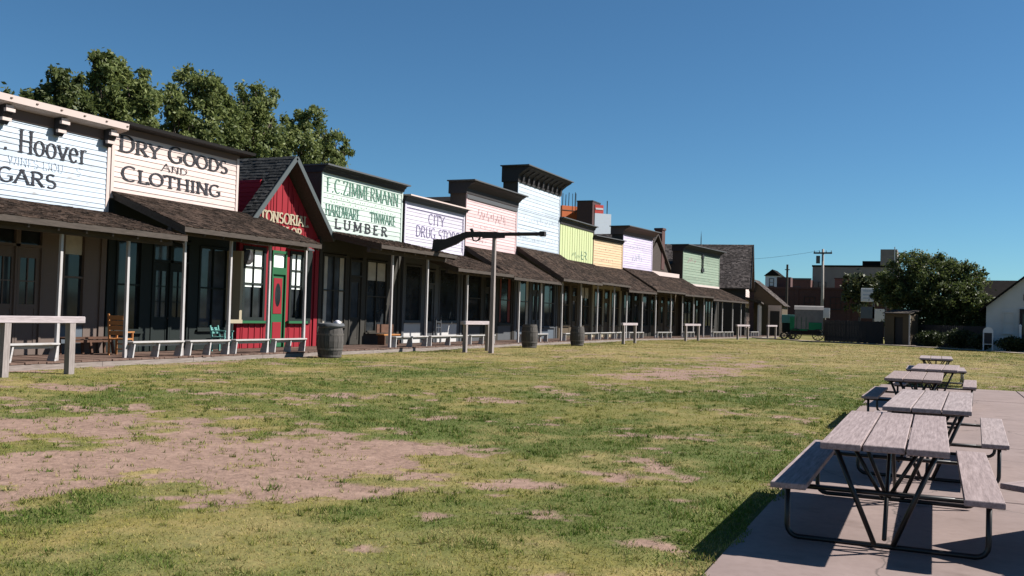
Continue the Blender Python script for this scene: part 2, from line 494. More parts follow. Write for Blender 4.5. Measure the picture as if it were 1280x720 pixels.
# ------------------------------------------------------------------ ground
def ground():
    xs = np.concatenate([[-2500, -1200, -600, -300, -150, -100], np.arange(-70, -19.9, 2.5), np.arange(-19.6, -14, 0.2), np.arange(-14, 0, 0.1), np.arange(0, 10, 0.25), np.arange(10, 40, 1.5), [60, 100, 200, 400, 900, 2500]])
    ys = np.concatenate([[-2500, -800, -200, -60, -20, -8, -3, 0], np.arange(2, 18, 0.1), np.arange(18, 40, 0.25), np.arange(40, 110, 0.6), np.arange(110, 200, 6), [260, 400, 800, 1500, 3000]])
    X, Y = np.meshgrid(xs, ys, indexing='ij')
    b, g, d = lawn(X, Y)
    far = (Y > 100) | (X < -22) | (X > 40) | (Y < -5)
    Z = (fbm(X, Y, 3.5)-0.5)*0.06+(fbm(X+9, Y, 0.7)-0.5)*0.025-0.018*b
    Z = np.where(far, -0.02, Z)
    # level under the slab and under the boardwalk
    lev = ((X > -1.7) & (X < 9) & (Y < 29)) | (X < -18.9)
    Z = np.where(lev, -0.03, Z)
    nx, ny = X.shape
    V = np.stack([X.ravel(), Y.ravel(), Z.ravel()], 1)
    idx = np.arange(nx*ny).reshape(nx, ny)
    Q = np.stack([idx[:-1, :-1], idx[1:, :-1], idx[1:, 1:], idx[:-1, 1:]], -1).reshape(-1, 4)
    me = bpy.data.meshes.new('ground')
    me.from_pydata(V.tolist(), [], Q.tolist())
    for nm, arr in (('bare', b), ('green', g), ('dry', d)):
        at = me.attributes.new(nm, 'FLOAT', 'POINT')
        at.data.foreach_set('value', arr.ravel().astype(np.float32))
    me.polygons.foreach_set('use_smooth', [True]*len(me.polygons))
    m, nt, bs = new_mat('lawn')
    def attr(n):
        a = nt.nodes.new('ShaderNodeAttribute'); a.attribute_name = n
        return a.outputs['Fac']
    n1 = noise(nt, 9, 6, world_space=True)
    n2 = noise(nt, 40, 4, world_space=True)
    n3 = noise(nt, 2.2, 6, world_space=True)
    n4 = noise(nt, 0.7, 5, (1.0, 0.45, 1), world_space=True)
    grassc = mixc(nt, attr('green'), (0.185, 0.148, 0.046), (0.062, 0.080, 0.018))
    grassc = mixc(nt, attr('dry'), grassc, (0.30, 0.222, 0.100))
    grassc = mixc(nt, ramp(nt, n1, 0.35, 0.7, (0, 0, 0), (0.55, 0.55, 0.55)), grassc, (0.075, 0.095, 0.028))
    grassc = mixc(nt, ramp(nt, n2, 0.45, 0.75, (0, 0, 0), (0.5, 0.5, 0.5)), grassc, (0.24, 0.20, 0.09))
    grassc = mixc(nt, ramp(nt, n4, 0.42, 0.62, (0, 0, 0), (0.5, 0.5, 0.5)), grassc, (0.085, 0.110, 0.032))
    soil = mixc(nt, ramp(nt, n1, 0.3, 0.7), (0.275, 0.185, 0.145), (0.175, 0.115, 0.090))
    soil = mixc(nt, ramp(nt, n3, 0.5, 0.72, (0, 0, 0), (0.6, 0.6, 0.6)), soil, (0.33, 0.228, 0.182))
    mth = nt.nodes.new('ShaderNodeMath'); mth.operation = 'MULTIPLY_ADD'
    nt.links.new(n1, mth.inputs[0]); mth.inputs[1].default_value = 0.9; nt.links.new(attr('bare'), mth.inputs[2])
    fac = ramp(nt, mth.outputs[0], 0.55, 1.05)
    c = mixc(nt, fac, grassc, soil)
    nt.links.new(c, bs.inputs['Base Color'])
    bs.inputs['Roughness'].default_value = 0.95
    bs.inputs['Specular IOR Level'].default_value = 0.1
    bump(nt, bs, n1, 0.7, 0.04)
    me.materials.append(m)
    o = bpy.data.objects.new('ground', me)
    COL.objects.link(o)
    o['kind'] = 'structure'
    return o
ground()

SLAB = (-1.30, 9.0, -6.0, 27.3)
s = MB()
jy = -6.0
def slab():
    m, nt, b = new_mat('concrete')
    n1 = noise(nt, 0.9, 6, world_space=True); n2 = noise(nt, 14, 5, world_space=True)
    c = mixc(nt, ramp(nt, n1, 0.3, 0.7), (0.235, 0.175, 0.160), (0.180, 0.132, 0.120))
    c = mixc(nt, ramp(nt, n2, 0.4, 0.75, (0, 0, 0), (0.4, 0.4, 0.4)), c, (0.145, 0.100, 0.088))
    n3 = noise(nt, 2.3, 7, world_space=True)
    c = mixc(nt, ramp(nt, n3, 0.56, 0.70, (0, 0, 0), (0.55, 0.55, 0.55)), c, (0.115, 0.078, 0.066))
    vo = nt.nodes.new('ShaderNodeTexVoronoi'); vo.feature = 'DISTANCE_TO_EDGE'; vo.inputs['Scale'].default_value = 0.32
    gp = nt.nodes.new('ShaderNodeNewGeometry')
    ad = nt.nodes.new('ShaderNodeMix'); ad.data_type = 'VECTOR'; ad.inputs[0].default_value = 0.06
    nt.links.new(gp.outputs['Position'], ad.inputs[4])
    nc_ = nt.nodes.new('ShaderNodeTexNoise'); nc_.inputs['Scale'].default_value = 1.7; nc_.inputs['Detail'].default_value = 5
    nt.links.new(gp.outputs['Position'], nc_.inputs[0])
    sc_ = nt.nodes.new('ShaderNodeVectorMath'); sc_.operation = 'SCALE'; sc_.inputs['Scale'].default_value = 9.0
    nt.links.new(nc_.outputs['Color'], sc_.inputs[0]); nt.links.new(sc_.outputs[0], ad.inputs[5])
    nt.links.new(ad.outputs[1], vo.inputs['Vector'])
    c = mixc(nt, ramp(nt, vo.outputs['Distance'], 0.0, 0.004, (0.7, 0.7, 0.7), (0, 0, 0)), c, (0.05, 0.04, 0.035))
    nt.links.new(c, b.inputs['Base Color'])
    b.inputs['Roughness'].default_value = 0.9
    bump(nt, b, n2, 0.2, 0.004)
    MATS['concrete'] = m
    k = MB()
    # bays separated by shallow sawn joints
    xs = [SLAB[0], 1.9, 5.2, 9.0]; ys = [-6, -2.2, 1.6, 5.4, 9.8, 14.2, 18.6, 23.0, 27.3]
    root = MB().box(SLAB[0]+0.005, SLAB[1]-0.005, SLAB[2], SLAB[3]-0.005, -0.2, 0.012).build('concrete_slab', 'concrete', kind='structure')
    for i in range(3):
        for j in range(8):
            MB().box(xs[i]+0.011, xs[i+1]-0.011, ys[j]+0.011, ys[j+1]-0.011, 0.0, 0.028+random.uniform(-0.003, 0.003), 0.008).build('slab_bay', 'concrete', root)
slab()

# far path along the fence
k = MB()
P = [(-24, 101), (-8.5, 84.0), (-2.0, 80.0), (6, 69.3), (14, 60)]
for i in range(len(P)-1):
    a = Vector((*P[i], 0)); b2 = Vector((*P[i+1], 0)); d = (b2-a).normalized(); n = Vector((-d.y, d.x, 0))*0.8
    k.add([a-n+Vector((0, 0, .045)), b2-n+Vector((0, 0, .045)), b2+n+Vector((0, 0, .045)), a+n+Vector((0, 0, .045))], [(0, 1, 2, 3)])
k.build('gravel_path', 'path_gravel', kind='structure')

# ------------------------------------------------------------------ grass blades (one uncountable mass)
def grass():
    N = 820000
    r = 4.0+72*rng.random(N)**1.75
    th = np.radians(-62+78*rng.random(N))
    x = r*np.sin(th); y = r*np.cos(th)
    # taller tufts and weeds
    nt_ = 2600
    tr = 4.2+18*rng.random(nt_)**1.2; tth = np.radians(-62+78*rng.random(nt_))
    per = 26
    tx = np.repeat(tr*np.sin(tth), per); ty = np.repeat(tr*np.cos(tth), per)
    sp = np.repeat(0.02+0.05*rng.random(nt_)**2, per)
    x = np.concatenate([x, tx+rng.normal(size=nt_*per)*sp]); y = np.concatenate([y, ty+rng.normal(size=nt_*per)*sp*0.7])
    r = np.hypot(x, y)
    tuft = np.concatenate([np.zeros(N), np.repeat(0.35+0.65*rng.random(nt_), per)])
    N = len(x)
    b, g, d = lawn(x, y)
    edge = SLAB[0]+0.34*(fbm(x*0, y, 0.6, 4)-0.40)
    keep = (rng.random(N) > np.where(tuft > 0, 0.35*b, np.clip(b*1.2, 0, 0.95))) & ~((x > edge+0.05*(rng.random(N)-0.5)) & (y < SLAB[3]+0.06*(rng.random(N)-0.2))) & (x > -18.8) & (y > 2)
    keep &= rng.random(N) < 0.45+0.55*np.clip(g+0.3*fbm(x, y, 0.4), 0, 1)
    x, y, r, g, d, b, tuft = (q[keep] for q in (x, y, r, g, d, b, tuft))
    g = np.clip(g+0.5*tuft, 0, 1); d = np.clip(d-0.3*tuft, 0, 1)
    n = len(x)
    clump = fbm(x+4, y+8, 0.55, 3)
    z = (fbm(x, y, 3.5)-0.5)*0.06+(fbm(x+9, y, 0.7)-0.5)*0.025-0.018*b-0.006
    z = np.where((x > SLAB[0]-0.03) & (y < SLAB[3]), 0.026, z)
    h = (0.032*tuft*rng.random(n)+0.009+0.015*rng.random(n)+0.030*np.clip(clump-0.48, 0, 1)*2*g)*(1+r/55)*(1.15-0.35*d)
    w = 0.0026*(1+r/8)*(0.7+0.6*rng.random(n))
    a = rng.random(n)*2*np.pi
    lean = rng.random(n)*1.3
    la = rng.random(n)*2*np.pi
    V = np.zeros((n, 3, 3), np.float32)
    V[:, 0] = np.stack([x-np.cos(a)*w, y-np.sin(a)*w, z], 1)
    V[:, 1] = np.stack([x+np.cos(a)*w, y+np.sin(a)*w, z], 1)
    V[:, 2] = np.stack([x+np.cos(la)*lean*h, y+np.sin(la)*lean*h, z+h], 1)
    me = bpy.data.meshes.new('grass')
    me.vertices.add(n*3); me.loops.add(n*3); me.polygons.add(n)
    me.vertices.foreach_set('co', V.ravel())
    me.loops.foreach_set('vertex_index', np.arange(n*3, dtype=np.int32))
    me.polygons.foreach_set('loop_start', np.arange(0, n*3, 3, dtype=np.int32))
    me.polygons.foreach_set('loop_total', np.full(n, 3, np.int32))
    me.update(calc_edges=True)
    for nm, arr in (('green', np.clip(g+0.25*(rng.random(n)-0.5), 0, 1)), ('dry', np.clip(d+1.2*(rng.random(n)-0.55), 0, 1))):
        at = me.attributes.new(nm, 'FLOAT', 'FACE')
        at.data.foreach_set('value', arr.astype(np.float32))
    m, nt, bs = new_mat('blade')
    def attr(nn):
        q = nt.nodes.new('ShaderNodeAttribute'); q.attribute_name = nn
        return q.outputs['Fac']
    c = mixc(nt, attr('green'), (0.260, 0.235, 0.055), (0.072, 0.128, 0.017))
    c = mixc(nt, attr('dry'), c, (0.37, 0.28, 0.125))
    nt.links.new(c, bs.inputs['Base Color'])
    bs.inputs['Roughness'].default_value = 0.7
    bs.inputs['Specular IOR Level'].default_value = 0.2
    t = nt.nodes.new('ShaderNodeBsdfTranslucent'); nt.links.new(c, t.inputs[0])
    mx = nt.nodes.new('ShaderNodeMixShader'); mx.inputs[0].default_value = 0.3
    nt.links.new(bs.outputs[0], mx.inputs[1]); nt.links.new(t.outputs[0], mx.inputs[2])
    nt.links.new(mx.outputs[0], nt.nodes['Material Output'].inputs[0])
    me.materials.append(m)
    o = bpy.data.objects.new('grass', me); COL.objects.link(o)
    tag(o, 'short patchy mown grass covering the wide lawn', 'grass'); o['kind'] = 'stuff'
grass()

# ------------------------------------------------------------------ painted lettering
def arc(cx, cy, rx, ry, a0, a1, n=14):
    return [(cx+rx*math.cos(math.radians(a0+(a1-a0)*i/n)), cy+ry*math.sin(math.radians(a0+(a1-a0)*i/n))) for i in range(n+1)]
GL = {
 'A': (0.72, [[(0, 0), (0.36, 1)], [(0.36, 1), (0.72, 0)], [(0.14, 0.36), (0.58, 0.36)]]),
 'B': (0.62, [[(0.1, 0), (0.1, 1)], [(0.1, 1)]+arc(0.3, 0.76, 0.26, 0.24, 90, -90)+[(0.1, 0.52)], [(0.1, 0.52)]+arc(0.32, 0.26, 0.29, 0.26, 90, -90)+[(0.1, 0)]]),
 'C': (0.68, [arc(0.38, 0.5, 0.36, 0.5, 50, 310, 22)]),
 'D': (0.70, [[(0.1, 0), (0.1, 1)], [(0.1, 1), (0.25, 1)]+arc(0.28, 0.5, 0.40, 0.5, 88, -88, 18)+[(0.1, 0)]]),
 'E': (0.58, [[(0.1, 0), (0.1, 1)], [(0.1, 1), (0.55, 1)], [(0.1, 0.52), (0.42, 0.52)], [(0.1, 0), (0.57, 0)]]),
 'F': (0.56, [[(0.1, 0), (0.1, 1)], [(0.1, 1), (0.55, 1)], [(0.1, 0.52), (0.42, 0.52)]]),
 'G': (0.72, [arc(0.38, 0.5, 0.36, 0.5, 50, 330, 22), [(0.66, 0.08), (0.66, 0.42)], [(0.45, 0.42), (0.74, 0.42)]]),
 'H': (0.74, [[(0.1, 0), (0.1, 1)], [(0.64, 0), (0.64, 1)], [(0.1, 0.52), (0.64, 0.52)]]),
 'I': (0.26, [[(0.13, 0), (0.13, 1)]]),
 'J': (0.45, [[(0.32, 1), (0.32, 0.2)]+arc(0.17, 0.2, 0.15, 0.2, 0, -160)]),
 'K': (0.70, [[(0.1, 0), (0.1, 1)], [(0.62, 1), (0.1, 0.42)], [(0.28, 0.6), (0.66, 0)]]),
 'L': (0.55, [[(0.1, 0), (0.1, 1)], [(0.1, 0), (0.54, 0)], [(0.54, 0), (0.54, 0.2)]]),
 'M': (0.86, [[(0.08, 0), (0.08, 1)], [(0.08, 1), (0.43, 0.1)], [(0.43, 0.1), (0.78, 1)], [(0.78, 0), (0.78, 1)]]),
 'N': (0.76, [[(0.1, 0), (0.1, 1)], [(0.1, 1), (0.66, 0)], [(0.66, 0), (0.66, 1)]]),
 'O': (0.76, [arc(0.38, 0.5, 0.36, 0.5, 0, 360, 28)]),
 'P': (0.60, [[(0.1, 0), (0.1, 1)], [(0.1, 1)]+arc(0.3, 0.74, 0.28, 0.26, 90, -90)+[(0.1, 0.48)]]),
 'Q': (0.76, [arc(0.38, 0.5, 0.36, 0.5, 0, 360, 28), [(0.42, 0.22), (0.72, -0.1)]]),
 'R': (0.68, [[(0.1, 0), (0.1, 1)], [(0.1, 1)]+arc(0.3, 0.75, 0.27, 0.25, 90, -90)+[(0.1, 0.5)], [(0.3, 0.5), (0.64, 0)]]),
 'S': (0.56, [arc(0.28, 0.74, 0.22, 0.25, 40, 270, 14)+arc(0.28, 0.25, 0.24, 0.25, 90, -140, 14)[1:]]),
 'T': (0.66, [[(0.33, 0), (0.33, 1)], [(0.02, 1), (0.64, 1)], [(0.02, 1), (0.02, 0.82)], [(0.64, 1), (0.64, 0.82)]]),
 'U': (0.70, [[(0.1, 1), (0.1, 0.3)]+arc(0.36, 0.3, 0.26, 0.3, 180, 360)+[(0.62, 1)]]),
 'V': (0.70, [[(0, 1), (0.35, 0)], [(0.35, 0), (0.70, 1)]]),
 'W': (0.98, [[(0, 1), (0.25, 0)], [(0.25, 0), (0.49, 1)], [(0.49, 1), (0.73, 0)], [(0.73, 0), (0.98, 1)]]),
 'Y': (0.68, [[(0, 1), (0.34, 0.48)], [(0.68, 1), (0.34, 0.48)], [(0.34, 0.48), (0.34, 0)]]),
 'Z': (0.64, [[(0.05, 1), (0.58, 1)], [(0.58, 1), (0.04, 0)], [(0.04, 0), (0.6, 0)], [(0.6, 0), (0.6, 0.18)], [(0.05, 1), (0.05, 0.82)]]),
 'o': (0.56, [arc(0.27, 0.32, 0.25, 0.32, 0, 360, 24)]),
 'v': (0.56, [[(0.02, 0.64), (0.28, 0)], [(0.28, 0), (0.54, 0.64)]]),
 'e': (0.52, [[(0.04, 0.36), (0.48, 0.36)]+arc(0.26, 0.32, 0.23, 0.32, 8, 320, 22)]),
 'r': (0.42, [[(0.12, 0), (0.12, 0.64)], [(0.12, 0.42)]+arc(0.30, 0.44, 0.15, 0.2, 140, 50, 6)]),
 '.': (0.22, [[(0.08, 0.0), (0.08, 0.11)]]),
 ' ': (0.34, []),
}
NOSERIF = set('OCGSQoe. ')
def text_strokes(txt, small=1.0, gap=0.12):
    x = 0; out = []
    first = True
    for ch in txt:
        w, st = GL[ch]
        sc = 1.0 if (first or small == 1.0) else small
        for p in st:
            out.append(([(x+a*sc, b*sc) for a, b in p], ch, sc))
        x += (w+gap)*sc
        first = (ch == ' ')
    return out, x-gap

def lettering(root, txt, u0, u1, z0, h, mat, thick=0.14, thin=0.06, serif=True, small=1.0, v=-0.034, slope=0.0, name='lettering', gap=0.12, drop=0.0):
    st, W = text_strokes(txt, small, gap)
    sx = (u1-u0)/W
    k = MB(); c = 0
    def quad_ribbon(pts, wf):
        nonlocal c
        c += 1
        vv = v-0.0009*(c % 7)
        P = [Vector((u0+a*sx, z0+b*h+slope*(a*sx))) for a, b in pts]
        L = []; R_ = []
        n = len(P)
        for i in range(n):
            d = (P[min(i+1, n-1)]-P[max(i-1, 0)])
            if d.length < 1e-6: d = Vector((1, 0))
            d.normalize()
            nn = Vector((-d.y, d.x))
            t = abs(d.y)
            w = wf if wf else (thin+(thick-thin)*t**1.3)*h
            L.append(P[i]+nn*w/2); R_.append(P[i]-nn*w/2)
        vs = [(p.x, vv, p.y) for p in L]+[(p.x, vv, p.y) for p in R_]
        fs = [(i, i+1, n+i+1, n+i) for i in range(n-1)]
        k.add(vs, fs)
    for pts, ch, sc in st:
        if drop and random.random() < drop: continue
        quad_ribbon(pts, None)
        if serif and ch not in NOSERIF:
            for a, b in (pts[0], pts[-1]):
                if b < 0.03 or b > sc*(0.97 if ch.isupper() else 0.62):
                    e = thick*0.95/sx*h
                    if len(pts) == 2 and abs(pts[0][1]-pts[1][1]) < 0.05: continue
                    quad_ribbon([(a-e, b+(0.02 if b < 0.03 else -0.02)), (a+e, b+(0.02 if b < 0.03 else -0.02))], thin*h*0.9)
    return k.build(name, mat, root, fix=False, kind='stuff')

def faded_marks(root, u0, u1, z0, z1, n, mat, v=-0.034):
    """worn remains of a painted word: short broken strokes"""
    k = MB(); rr = random.Random(int(u0*100+z0*10))
    for i in range(n):
        u = u0+(u1-u0)*(i+rr.random()*0.6)/n
        a = z0+(z1-z0)*rr.random()*0.5; b = a+(z1-z0)*(0.25+0.35*rr.random())
        du = (rr.random()-0.4)*(u1-u0)/n
        w = 0.035+0.03*rr.random()
        k.add([(u, v, a), (u+w, v, a), (u+du+w, v, b), (u+du, v, b)], [(0, 1, 2, 3)])
    return k.build('faded_lettering', mat, root, fix=False, kind='stuff')

# ------------------------------------------------------------------ building pieces (local: x along the front, y into the building, z up)
def siding_lap(u0, u1, z0, z1, step=0.14, y=0.0):
    k = MB(); z = z0
    while z < z1-0.01:
        zt = min(z+step*random.uniform(0.82, 1.18), z1)
        if z1-zt < 0.03: zt = z1
        j = random.uniform(-0.003, 0.003)
        # boards butt at random joints
        cuts = [u0, u1]
        if u1-u0 > 3: cuts = [u0, u0+(u1-u0)*random.uniform(0.25, 0.75), u1]
        for a, b in zip(cuts[:-1], cuts[1:]):
            a2 = a if a == u0 else a+0.003
            jj = j+random.uniform(-0.002, 0.002)
            k.add([(a2, y-0.024+jj, z), (b, y-0.024+jj, z), (b, y-0.006, zt), (a2, y-0.006, zt), (a2, y, z), (b, y, z), (a2, y, zt), (b, y, zt)],
                  [(0, 1, 2, 3), (0, 4, 5, 1), (0, 3, 6, 4), (1, 5, 7, 2)])
        z = zt
    return k

def shingles(u0, u1, ya, za, yb, zb, exp=0.15, w=0.17, thick=0.018):
    """courses of wood shingles on a plane from the upper edge (ya,za) to the lower edge (yb,zb)"""
    k = MB()
    d = Vector((0, yb-ya, zb-za)); L = d.length; d.normalize()
    nrm = Vector((1, 0, 0)).cross(d)
    if nrm.z < 0: nrm = -nrm
    n = int(L/exp)+1
    for i in range(n):
        s1 = min((i+1)*exp, L+0.02)
        s0 = max(0, s1-exp*1.35)
        u = u0-random.random()*w
        while u < u1:
            ww = w*random.uniform(0.6, 1.35)
            a = max(u, u0); b = min(u+ww-0.006, u1)
            if b-a > 0.03:
                e = random.uniform(-0.018, 0.022)
                lift = thick*random.uniform(0.9, 1.9)
                o = Vector((0, ya, za))
                p0 = o+d*s0+nrm*0.004; p1 = o+d*(s1+e)+nrm*lift; p2 = o+d*(s1+e)+nrm*0.002
                k.add([(a, p0.y, p0.z), (b, p0.y, p0.z), (b, p1.y, p1.z), (a, p1.y, p1.z), (b, p2.y, p2.z), (a, p2.y, p2.z)], [(0, 1, 2, 3), (3, 2, 4, 5), (0, 3, 5), (1, 4, 2)])
            u += ww
    return k

def window(root, u0, u1, z0, z1, fmat, nx=2, nz=2, y=0.0, fw=0.07, gm='glass', sill=True, yglass=0.07, blind=None):
    f = MB()
    f.box(u0, u0+fw, y-0.03, y+0.1, z0, z1); f.box(u1-fw, u1, y-0.03, y+0.1, z0, z1)
    f.box(u0+fw, u1-fw, y-0.03, y+0.1, z1-fw, z1); f.box(u0+fw, u1-fw, y-0.03, y+0.1, z0, z0+fw)
    for i in range(1, nz):
        z = z0+(z1-z0)*i/nz
        f.box(u0+fw, u1-fw, y-0.005, y+0.09, z-0.025, z+0.025)
    for i in range(1, nx):
        u = u0+(u1-u0)*i/nx
        f.box(u-0.018, u+0.018, y+0.0, y+0.085, z0+fw, z1-fw)
    fo = f.build('window', fmat, root)
    MB().box(u0+fw*0.5, u1-fw*0.5, y+yglass, y+yglass+0.01, z0+fw*0.5, z1-fw*0.5).build('pane', gm, fo)
    if sill:
        MB().box(u0-0.06, u1+0.06, y-0.09, y+0.05, z0-0.06, z0-0.002).build('sill', fmat, fo)
    return fo

def drapes(root, u0, u1, z0, z1, mat='drape', frac=0.24, y=0.045):
    for a, b_ in ((u0+0.09, u0+(u1-u0)*frac), (u1-(u1-u0)*frac, u1-0.09)):
        n = 13; vs = []; fs = []
        for i in range(n):
            t = i/(n-1); u = a+(b_-a)*t
            for z, k_ in ((z0+0.12, 1.0), (z1-0.1, 0.7)):
                vs.append((u, y+0.012*math.sin(t*19)*k_, z))
        fs = [(2*i, 2*i+2, 2*i+3, 2*i+1) for i in range(n-1)]
        MB().add(vs, fs).build('drape', mat, root, smooth=True, fix=False)

def half_shade(root, u0, u1, z0, z1, f=0.35, mat='drape', y=0.05):
    MB().box(u0+0.09, u1-0.09, y, y+0.006, z1-(z1-z0)*f, z1-0.08).build('window_shade', mat, root)

def door(root, u0, u1, z0, z1, mat, pane=(0.45, 0.9), gm='glass', y=0.03, nx=1, nz=1, name='door', transom=0.0, leaf=None):
    """panelled door with a glazed upper half, in a frame"""
    f = MB()
    f.box(u0-0.07, u0, y-0.06, y+0.08, z0, z1+0.07+transom); f.box(u1, u1+0.07, y-0.06, y+0.08, z0, z1+0.07+transom); f.box(u0, u1, y-0.06, y+0.08, z1, z1+0.07)
    if transom: f.box(u0, u1, y-0.06, y+0.08, z1+transom, z1+0.07+transom)
    fo = f.build('door_frame', mat, root)
    if transom:
        MB().box(u0, u1, y+0.03, y+0.04, z1+0.07, z1+transom).build('transom_pane', gm, fo)
    H = z1-z0; a = z0+H*pane[0]; b = z0+H*pane[1]; st = 0.12
    k = MB()
    k.box(u0+0.004, u0+st, y, y+0.05, z0, z1-0.004); k.box(u1-st, u1-0.004, y, y+0.05, z0, z1-0.004)
    k.box(u0+st, u1-st, y, y+0.05, b, z1-0.004); k.box(u0+st, u1-st, y, y+0.05, a-0.12, a); k.box(u0+st, u1-st, y, y+0.05, z0, z0+0.2)
    k.box(u0+st, u1-st, y+0.018, y+0.045, z0+0.2, a-0.12)
    for i in range(1, nx):
        u = u0+(u1-u0)*i/nx; k.box(u-0.015, u+0.015, y+0.002, y+0.045, a, b)
    for i in range(1, nz):
        z = a+(b-a)*i/nz; k.box(u0+st, u1-st, y+0.004, y+0.043, z-0.015, z+0.015)
    do = k.build(name, leaf or mat, root)
    MB().box(u0+st*0.9, u1-st*0.9, y+0.03, y+0.036, a-0.01, b+0.01).build('pane', gm, do)
    MB().lathe([(0.0, -0.03), (0.028, -0.02), (0.03, 0.0), (0.012, 0.02), (0.012, 0.04)], n=10).build('door_knob', 'iron', do, smooth=True, loc=(u1-0.07, y-0.03, z0+1.0)).rotation_euler = (math.radians(-90), 0, 0)
    return do

def shopfront(root, W, zt, openings, wallmat, panelmat, y=0.0, z0=0.15):
    """ground-floor wall built round its openings: piers, stall risers, lintels"""
    k = MB()
    u = 0.02
    for o in sorted(openings, key=lambda q: q['u0']):
        k.box(u, o['u0'], y, y+0.14, z0, zt)
        if o['z0'] > z0+0.05: MB().box(o['u0']+0.001, o['u1']-0.001, y+0.015, y+0.13, z0, o['z0']-0.001).build('stall_riser', panelmat, root)
        k.box(o['u0'], o['u1'], y+0.004, y+0.136, o['z1'], zt)
        u = o['u1']
    k.box(u, W-0.02, y, y+0.14, z0, zt)
    k.build('front_wall', wallmat, root)
    # corner pilasters
    for a in (0.02, W-0.2):
        MB().box(a, a+0.18, y-0.05, y-0.002, z0, zt-0.01).build('pilaster', wallmat, root)

def awning(root, u0, u1, zw, ze, ye=-2.75, mat='shingle', posts=(), py=-2.2, postmat='p_post', pr=0.043):
    """shingled porch roof on posts"""
    t = 0.06
    dz = zw-ze; L = abs(ye)
    dk = MB()
    dk.prism_x([(-0.03, zw-0.005), (ye, ze-0.005), (ye, ze-t-0.03), (-0.03, zw-t-0.03)], u0+0.02, u1-0.02)
    a = dk.build('porch_roof', 'w_dark', root)
    shingles(u0, u1, -0.03, zw, ye, ze).build('shingles', mat, a, kind='stuff')
    MB().box(u0+0.01, u1-0.01, ye-0.022, ye-0.001, ze-0.15, ze-0.012).build('fascia', 'w_dark', a)
    n = max(3, int((u1-u0)/0.8))
    for i in range(n+1):
        u = u0+0.1+(u1-u0-0.2)*i/n
        MB().bar((u, -0.04, zw-t-0.10), (u, ye+0.03, ze-t-0.10), 0.05, 0.13).build('rafter', 'w_dark', a)
    zb = zw-dz*abs(py)/L-t-0.17
    MB().box(u0+0.02, u1-0.02, py-0.06, py+0.06, zb-0.17, zb).build('porch_beam', 'w_dark', root)
    for u in posts:
        q = MB()
        du = random.uniform(-0.03, 0.03)
        q.add([(u-pr, py-pr, 0), (u+pr, py-pr, 0), (u+pr, py+pr, 0), (u-pr, py+pr, 0), (u+du-pr*.8, py-pr*.8, zb-0.17), (u+du+pr*.8, py-pr*.8, zb-0.17), (u+du+pr*.8, py+pr*.8, zb-0.17), (u+du-pr*.8, py+pr*.8, zb-0.17)],
              [(0, 1, 5, 4), (1, 2, 6, 5), (2, 3, 7, 6), (3, 0, 4, 7), (4, 5, 6, 7)])
        q.build('porch_post', postmat, root)
    return a

def body(root, W, h, depth=9.0, mat='w_dark', ridge=None):
    k = MB()
    k.box(0.06, W-0.06, 0.16, depth, 0.0, h)
    k.build('side_walls', mat, root)
    r = MB()
    zr = ridge or h+0.7
    r.prism_y([(0.0, h+0.004), (W/2, zr), (W, h+0.004)], 0.3, depth+0.2)
    r.build('roof', 'roof_dark', root)

def false_front(root, W, z0, z1, mat, step=0.14, ret=0.9, vertical=False, edge=None, inset=0.06):
    MB().box(0.03, W-0.03, 0.0, ret, z0-0.25, z1).build('parapet', 'w_dark', root)
    if vertical:
        n = max(6, int(W/0.45)); b = (W-0.1)/n
        for i in range(n):
            MB().box(0.05+i*b+0.006, 0.05+(i+1)*b-0.006, -0.022-random.uniform(0, 0.006), -0.001, z0-0.2, z1-0.002).build('board', mat, root)
            MB().box(0.05+i*b-0.022, 0.05+i*b+0.022, -0.045, -0.030, z0-0.2, z1-0.004).build('batten', mat, root)
    else:
        siding_lap(inset+0.06, W-inset-0.06, z0-0.2, z1-0.002, step).build('siding', mat, root, kind='stuff')
    em = edge or mat
    if not vertical:
        for a in (0.01, W-0.12):
            MB().box(a, a+0.11, -0.04, -0.001, z0-0.2, z1-0.002).build('corner_board', em, root)

def crown(root, W, zt, h=0.7, out=0.5, mat='p_dark', ext=0.2, ret=0.95, dent=0, capmat=None, frieze=None):
    k = MB()
    k.prism_x([(0.0, zt-h), (-0.07, zt-h), (-0.10, zt-h*0.62), (-0.16, zt-h*0.55), (-out*0.55, zt-h*0.34), (-out*0.9, zt-h*0.18), (-out, zt-0.06), (ret, zt-0.06), (ret, zt-h)], -ext*0.35, W+ext*0.35)
    o = k.build('cornice', mat, root)
    MB().box(-ext, W+ext, -out-0.05, ret+0.02, zt-0.058, zt).build('cornice_cap', capmat or 'p_grey', o)
    if dent:
        for i in range(dent):
            u = W*(i+0.5)/dent
            q = MB(); q.prism_x([(-0.07, zt-h+0.03), (-0.2, zt-h+0.1), (-0.26, zt-h*0.5), (-out*0.85, zt-h*0.3), (-0.08, zt-h*0.3)], u-0.09, u+0.09)
            q.build('bracket', mat, o)
    return o

RZ = math.radians(90)
def shop(name, label, y0, x=-21.5, rz=RZ):
    return thing(name, label, 'building', (x, y0, 0), rz)

OP = lambda u0, u1, z0, z1: dict(u0=u0, u1=u1, z0=z0, z1=z1)

